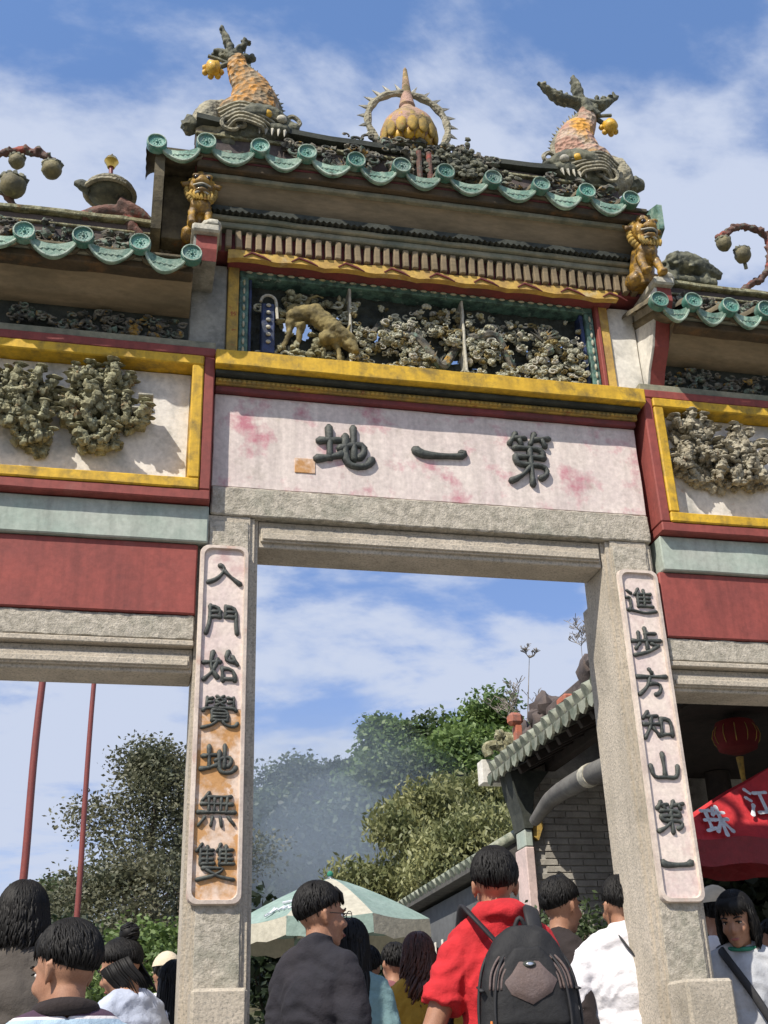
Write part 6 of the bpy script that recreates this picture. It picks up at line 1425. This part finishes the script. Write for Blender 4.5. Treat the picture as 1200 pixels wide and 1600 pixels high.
# rotation: 0 faces away from the camera (+y); negative turns to the right of the photograph
red = put((1.279, -0.852, 2.191), R_(-10), 'person seen from behind in a bright red hooded top with a black backpack', top='c_red', hair='shaggy', sleeve='elbow', collar='hood', head_turn=R_(2), z=T, arms={-1: ((-.25, -.05, 1.10), (-.245, .02, .86))}, vox=.0085, wide=.92)
put((0.731, -0.411, 2.142), R_(-42), 'man with glasses in a dark navy shirt looking to the right', top='c_navy', hair='short', head_turn=R_(-32), z=T, collar=1, glasses=True, vox=.0085, wide=.84)
put((-0.114, -1.352, 1.902), R_(6), 'man with short black hair in a white, purple and blue striped shirt', top='c_stripe', hair='short', head_turn=R_(38), head_tilt=R_(-8), sleeve='short', z=.1667, collar='dark', vox=.010)
put((-0.304, -0.611, 2.114), R_(-8), 'woman with a black bob in a brown jacket at the left edge', top='c_brown', hair='bob', hair_len=.01, woman=True, z=T, collar=1, bottom='c_dark', wide=1.12)
put((0.071, 0.199, 2.017), R_(35), 'young woman with tied-up black hair in a pale blue blouse looking down to the left', top='c_ltblue', hair='bun', head_turn=R_(35), head_tilt=R_(-22), woman=True, z=T)
put((0.327, 2.793, 2.191), R_(10), 'person in a cream sun hat beside the left middle column', top='c_white', hair='short', hat=True, z=T, vox=.014)
put((0.302, 1.192, 2.011), R_(20), 'long-haired person in a white top half hidden by the left middle column', top='c_white', hair='long', woman=True, z=T, vox=.014)
put((1.063, 0.698, 2.139), R_(-6), 'long-haired woman in a pale teal top behind the man with glasses', top='c_teal', hair='long', hair_len=.22, woman=True, z=T, vox=.012)
put((1.463, 2.250, 2.173), R_(-10), 'person with short black hair in a white top beyond the teal top', top='c_white', hair='short', z=T, vox=.014)
put((1.758, 2.799, 2.243), R_(8), 'person with short black hair in a dusty pink top in the middle distance', top='c_pink', hair='short', z=T, vox=.014)
put((1.612, 1.600, 2.176), R_(-4), 'woman with wavy reddish-brown hair in a mustard top', top='c_mustard', hair='curly', hair_len=.16, hairmat='hair_red', woman=True, z=T, vox=.012)
put((2.026, 0.528, 2.306), R_(-82), 'man in a dark brown shirt looking right behind the backpack', top='c_dbrown', hair='short', head_turn=R_(22), z=T, vox=.0115, wide=.78)
w12 = put((2.263, 0.344, 2.282), R_(-8), 'person in a white shirt with a black shoulder strap, half behind the right column', top='c_white', hair='short', head_turn=R_(10), z=T, collar=1, vox=.0095, wide=1.22, arms={-1: ((-.30, -.04, 1.10), (-.26, .08, .92))})
w13 = put((2.847, 0.368, 2.213), R_(160), 'young woman with black bobbed hair in a white T-shirt with teal collar facing the camera', top='c_grey', hair='bob', hair_len=.04, head_turn=R_(-24), head_tilt=R_(-16), sleeve='short', woman=True, z=T, collar='band', vox=.011)
put((3.449, 1.060, 2.167), R_(60), 'person in dark clothes cut off by the right edge', top='c_dark', hair='short', woman=True, z=T, vox=.014)
put((3.099, 1.027, 2.318), R_(-20), 'person in a white hat behind the bobbed woman', top='c_white', hair='short', hat=True, z=T, vox=.014)

# backpack on the back of the person in red
bp = empty('backpack', red.location + Vector((0, 0, 0)), 'black backpack with taupe panel on the back of the red hooded top', 'backpack'); bp.rotation_euler = red.rotation_euler
s = ((1.279, -0.852, 2.191)[2] - T) / 1.017 / 1.70
def L3(x, y, z): return Vector((x, y, z)) * s
def bpart(name, mb, m, smooth='all'): o = link(name, mb.mesh(name, smooth), m, bp); o.location = (0, 0, 0); return o
ox = .05
def loft_pack(levels, yc, n_=28, ex=3.2):
    mb = MB(); vs = []
    for z_, w_, d_ in levels:
        for k_ in range(n_):
            a = 2 * math.pi * k_ / n_; c_, s_ = math.cos(a), math.sin(a)
            vs.append(L3(ox + w_ * math.copysign(abs(c_) ** (2 / ex), c_), yc + d_ * math.copysign(abs(s_) ** (2 / ex), s_), z_))
    m2 = len(levels); mb.add(vs, [(i * n_ + k_, i * n_ + (k_ + 1) % n_, (i + 1) * n_ + (k_ + 1) % n_, (i + 1) * n_ + k_) for i in range(m2 - 1) for k_ in range(n_)] + [tuple(range(n_))[::-1], tuple(range((m2 - 1) * n_, m2 * n_))])
    return mb
m_ = loft_pack([(.80, .12, .07), (.82, .155, .085), (.90, .160, .10), (1.02, .166, .105), (1.14, .163, .10), (1.24, .150, .088), (1.32, .125, .07), (1.37, .095, .052), (1.40, .045, .03)], -.20)
organic('pack_body', m_, X['nylon'], bp, .008, 3, disp=.006, dscale=14, world=1)
m_ = loft_pack([(.81, .10, .03), (.83, .125, .05), (.92, .138, .062), (1.01, .135, .055), (1.055, .12, .03)], -.29)
organic('front_pocket', m_, X['nylon'], bp, .007, 3, disp=.005, dscale=16, world=1)
m_ = loft_pack([(1.085, .10, .02), (1.10, .125, .032), (1.2, .115, .03), (1.28, .085, .024), (1.33, .045, .012)], -.275)
organic('upper_pocket', m_, X['nylon'], bp, .007, 3, disp=.003, dscale=16, world=1)
def on_back(x, z): return L3(ox + x, -.310 + 1.0 * x * x + max(0, z - 1.22) * .30 + max(0, z - 1.28) * .55, z)
def patch(name, outline, m, lift, th=.004):
    c_ = (sum(p[0] for p in outline) / len(outline), sum(p[1] for p in outline) / len(outline)); mb = MB(); vs = []; n_ = len(outline); K = 5
    for k_ in range(K + 1):
        for p in outline:
            q = (c_[0] + (p[0] - c_[0]) * k_ / K, c_[1] + (p[1] - c_[1]) * k_ / K); vs.append(on_back(*q) + Vector((0, -lift - (th if k_ < K else -th), 0)) * s)
    mb.add(vs, [(k_ * n_ + i, k_ * n_ + (i + 1) % n_, (k_ + 1) * n_ + (i + 1) % n_, (k_ + 1) * n_ + i) for k_ in range(K) for i in range(n_)]); return bpart(name, mb, m)
patch('taupe_panel', [(-.04, 1.30), (.04, 1.30), (.085, 1.225), (.065, 1.19), (.0, 1.155), (-.065, 1.185), (-.085, 1.22)], X['nylon_grey'], .004)
patch('logo_patch', [(.022 * math.cos(a), 1.275 + .011 * math.sin(a)) for a in [i * 6.283 / 16 for i in range(16)]], X['dark'], .010)
patch('logo', [(.013 * math.cos(a), 1.275 + .006 * math.sin(a)) for a in [i * 6.283 / 16 for i in range(16)]], X['metal'], .016, .002)
for k_, rr_ in enumerate((.096, .108, .120, .132)):
    z_ = MB(); z_.tube(curve_pts([on_back(-rr_ * math.cos(t_), 1.20 + rr_ * 1.05 * math.sin(t_)) + L3(0, .004, 0) for t_ in [i * math.pi / 8 for i in range(9)]], 4), .0045 * s, 5); bpart('taupe_piping', z_, X['nylon_grey'])
for sgn in (-1, 1):
    z_ = MB(); z_.tube(curve_pts([on_back(sgn * .115, 1.0), on_back(sgn * .12, 1.14), on_back(sgn * .10, 1.26), on_back(sgn * .05, 1.33), on_back(0, 1.345)], 6), .0045 * s, 6); bpart('zipper', z_, X['strap'])
    z_ = MB(); z_.tube(curve_pts([on_back(sgn * .155, .98) + L3(0, .05, 0), on_back(sgn * .165, 1.14) + L3(0, .05, 0), on_back(sgn * .14, 1.28) + L3(0, .05, 0), on_back(sgn * .07, 1.37) + L3(0, .02, 0)], 6), .005 * s, 6); bpart('zipper', z_, X['strap'])
    sp_ = MB(); sp_.tube(curve_pts([L3(ox + sgn * .06, -.17, 1.33), L3(sgn * .10, -.13, 1.44), L3(sgn * .115, -.02, 1.475), L3(sgn * .12, .09, 1.41), L3(sgn * .15, .13, 1.25), L3(sgn * .20, .03, 1.10), L3(sgn * .17, -.14, .98)], 6), .030 * s, 8, flat=.28, up=(0, 0, 1)); bpart('shoulder_strap', sp_, X['strap'])
z_ = MB(); z_.tube(curve_pts([on_back(-.12, 1.075) + L3(0, -.012, 0), on_back(0, 1.065) + L3(0, -.02, 0), on_back(.12, 1.075) + L3(0, -.012, 0)], 6), .005 * s, 6); bpart('pocket_zipper', z_, X['strap'])
z_ = MB(); z_.tube([on_back(-.135, 1.11) + L3(0, -.012, 0), on_back(-.137, 1.05) + L3(0, -.03, 0)], .004 * s, 6); bpart('zipper_pull', z_, X['orange'])
z_ = MB(); z_.tube(curve_pts([L3(ox - .03, -.16, 1.37), L3(ox, -.17, 1.43), L3(ox + .03, -.16, 1.37)], 6), .008 * s, 6); bpart('carry_loop', z_, X['strap'])
for zz_ in (1.22, 1.02):
    for sgn in (-1, 1):
        z_ = MB(); z_.tube([L3(ox + sgn * .15, -.15, zz_), L3(ox + sgn * .155, -.28, zz_ - .02)], .010 * s, 6, flat=.4); bpart('side_strap', z_, X['strap'])
# shoulder strap and sling bag
def sling(who, name, pts, label, r_=.018):
    s_ = 1.0; e = empty(name, who.location, label, 'bag'); e.rotation_euler = who.rotation_euler
    a = MB(); a.tube(curve_pts([Vector(p) for p in pts], 8), r_, 8, flat=.3, up=(0, 1, 0)); o = link('strap', a.mesh('strap', 'all'), X['strap'], e); o.location = (0, 0, 0)
    a = MB(); p = Vector(pts[-1]); a.box(p.x - .09, p.x + .09, p.y - .05, p.y + .05, p.z - .25, p.z, c=.02); o = link('pouch', a.mesh('pouch'), X['nylon'], e); o.location = (0, 0, 0)
sling(w12, 'shoulder_bag', [(-.09, .06, 1.45), (-.06, -.03, 1.50), (-.02, -.11, 1.42), (.08, -.15, 1.25), (.18, -.12, 1.02), (.24, -.0, .86)], 'black shoulder bag on the person in the white shirt')
sling(w13, 'shoulder_bag', [(.06, -.09, 1.36), (.10, -.02, 1.435), (.08, .08, 1.37), (-.0, .135, 1.22), (-.10, .14, 1.02), (-.24, .04, .80)], 'black cross-body bag worn by the young woman in the white T-shirt')
bpy.data.scenes.remove(bench)
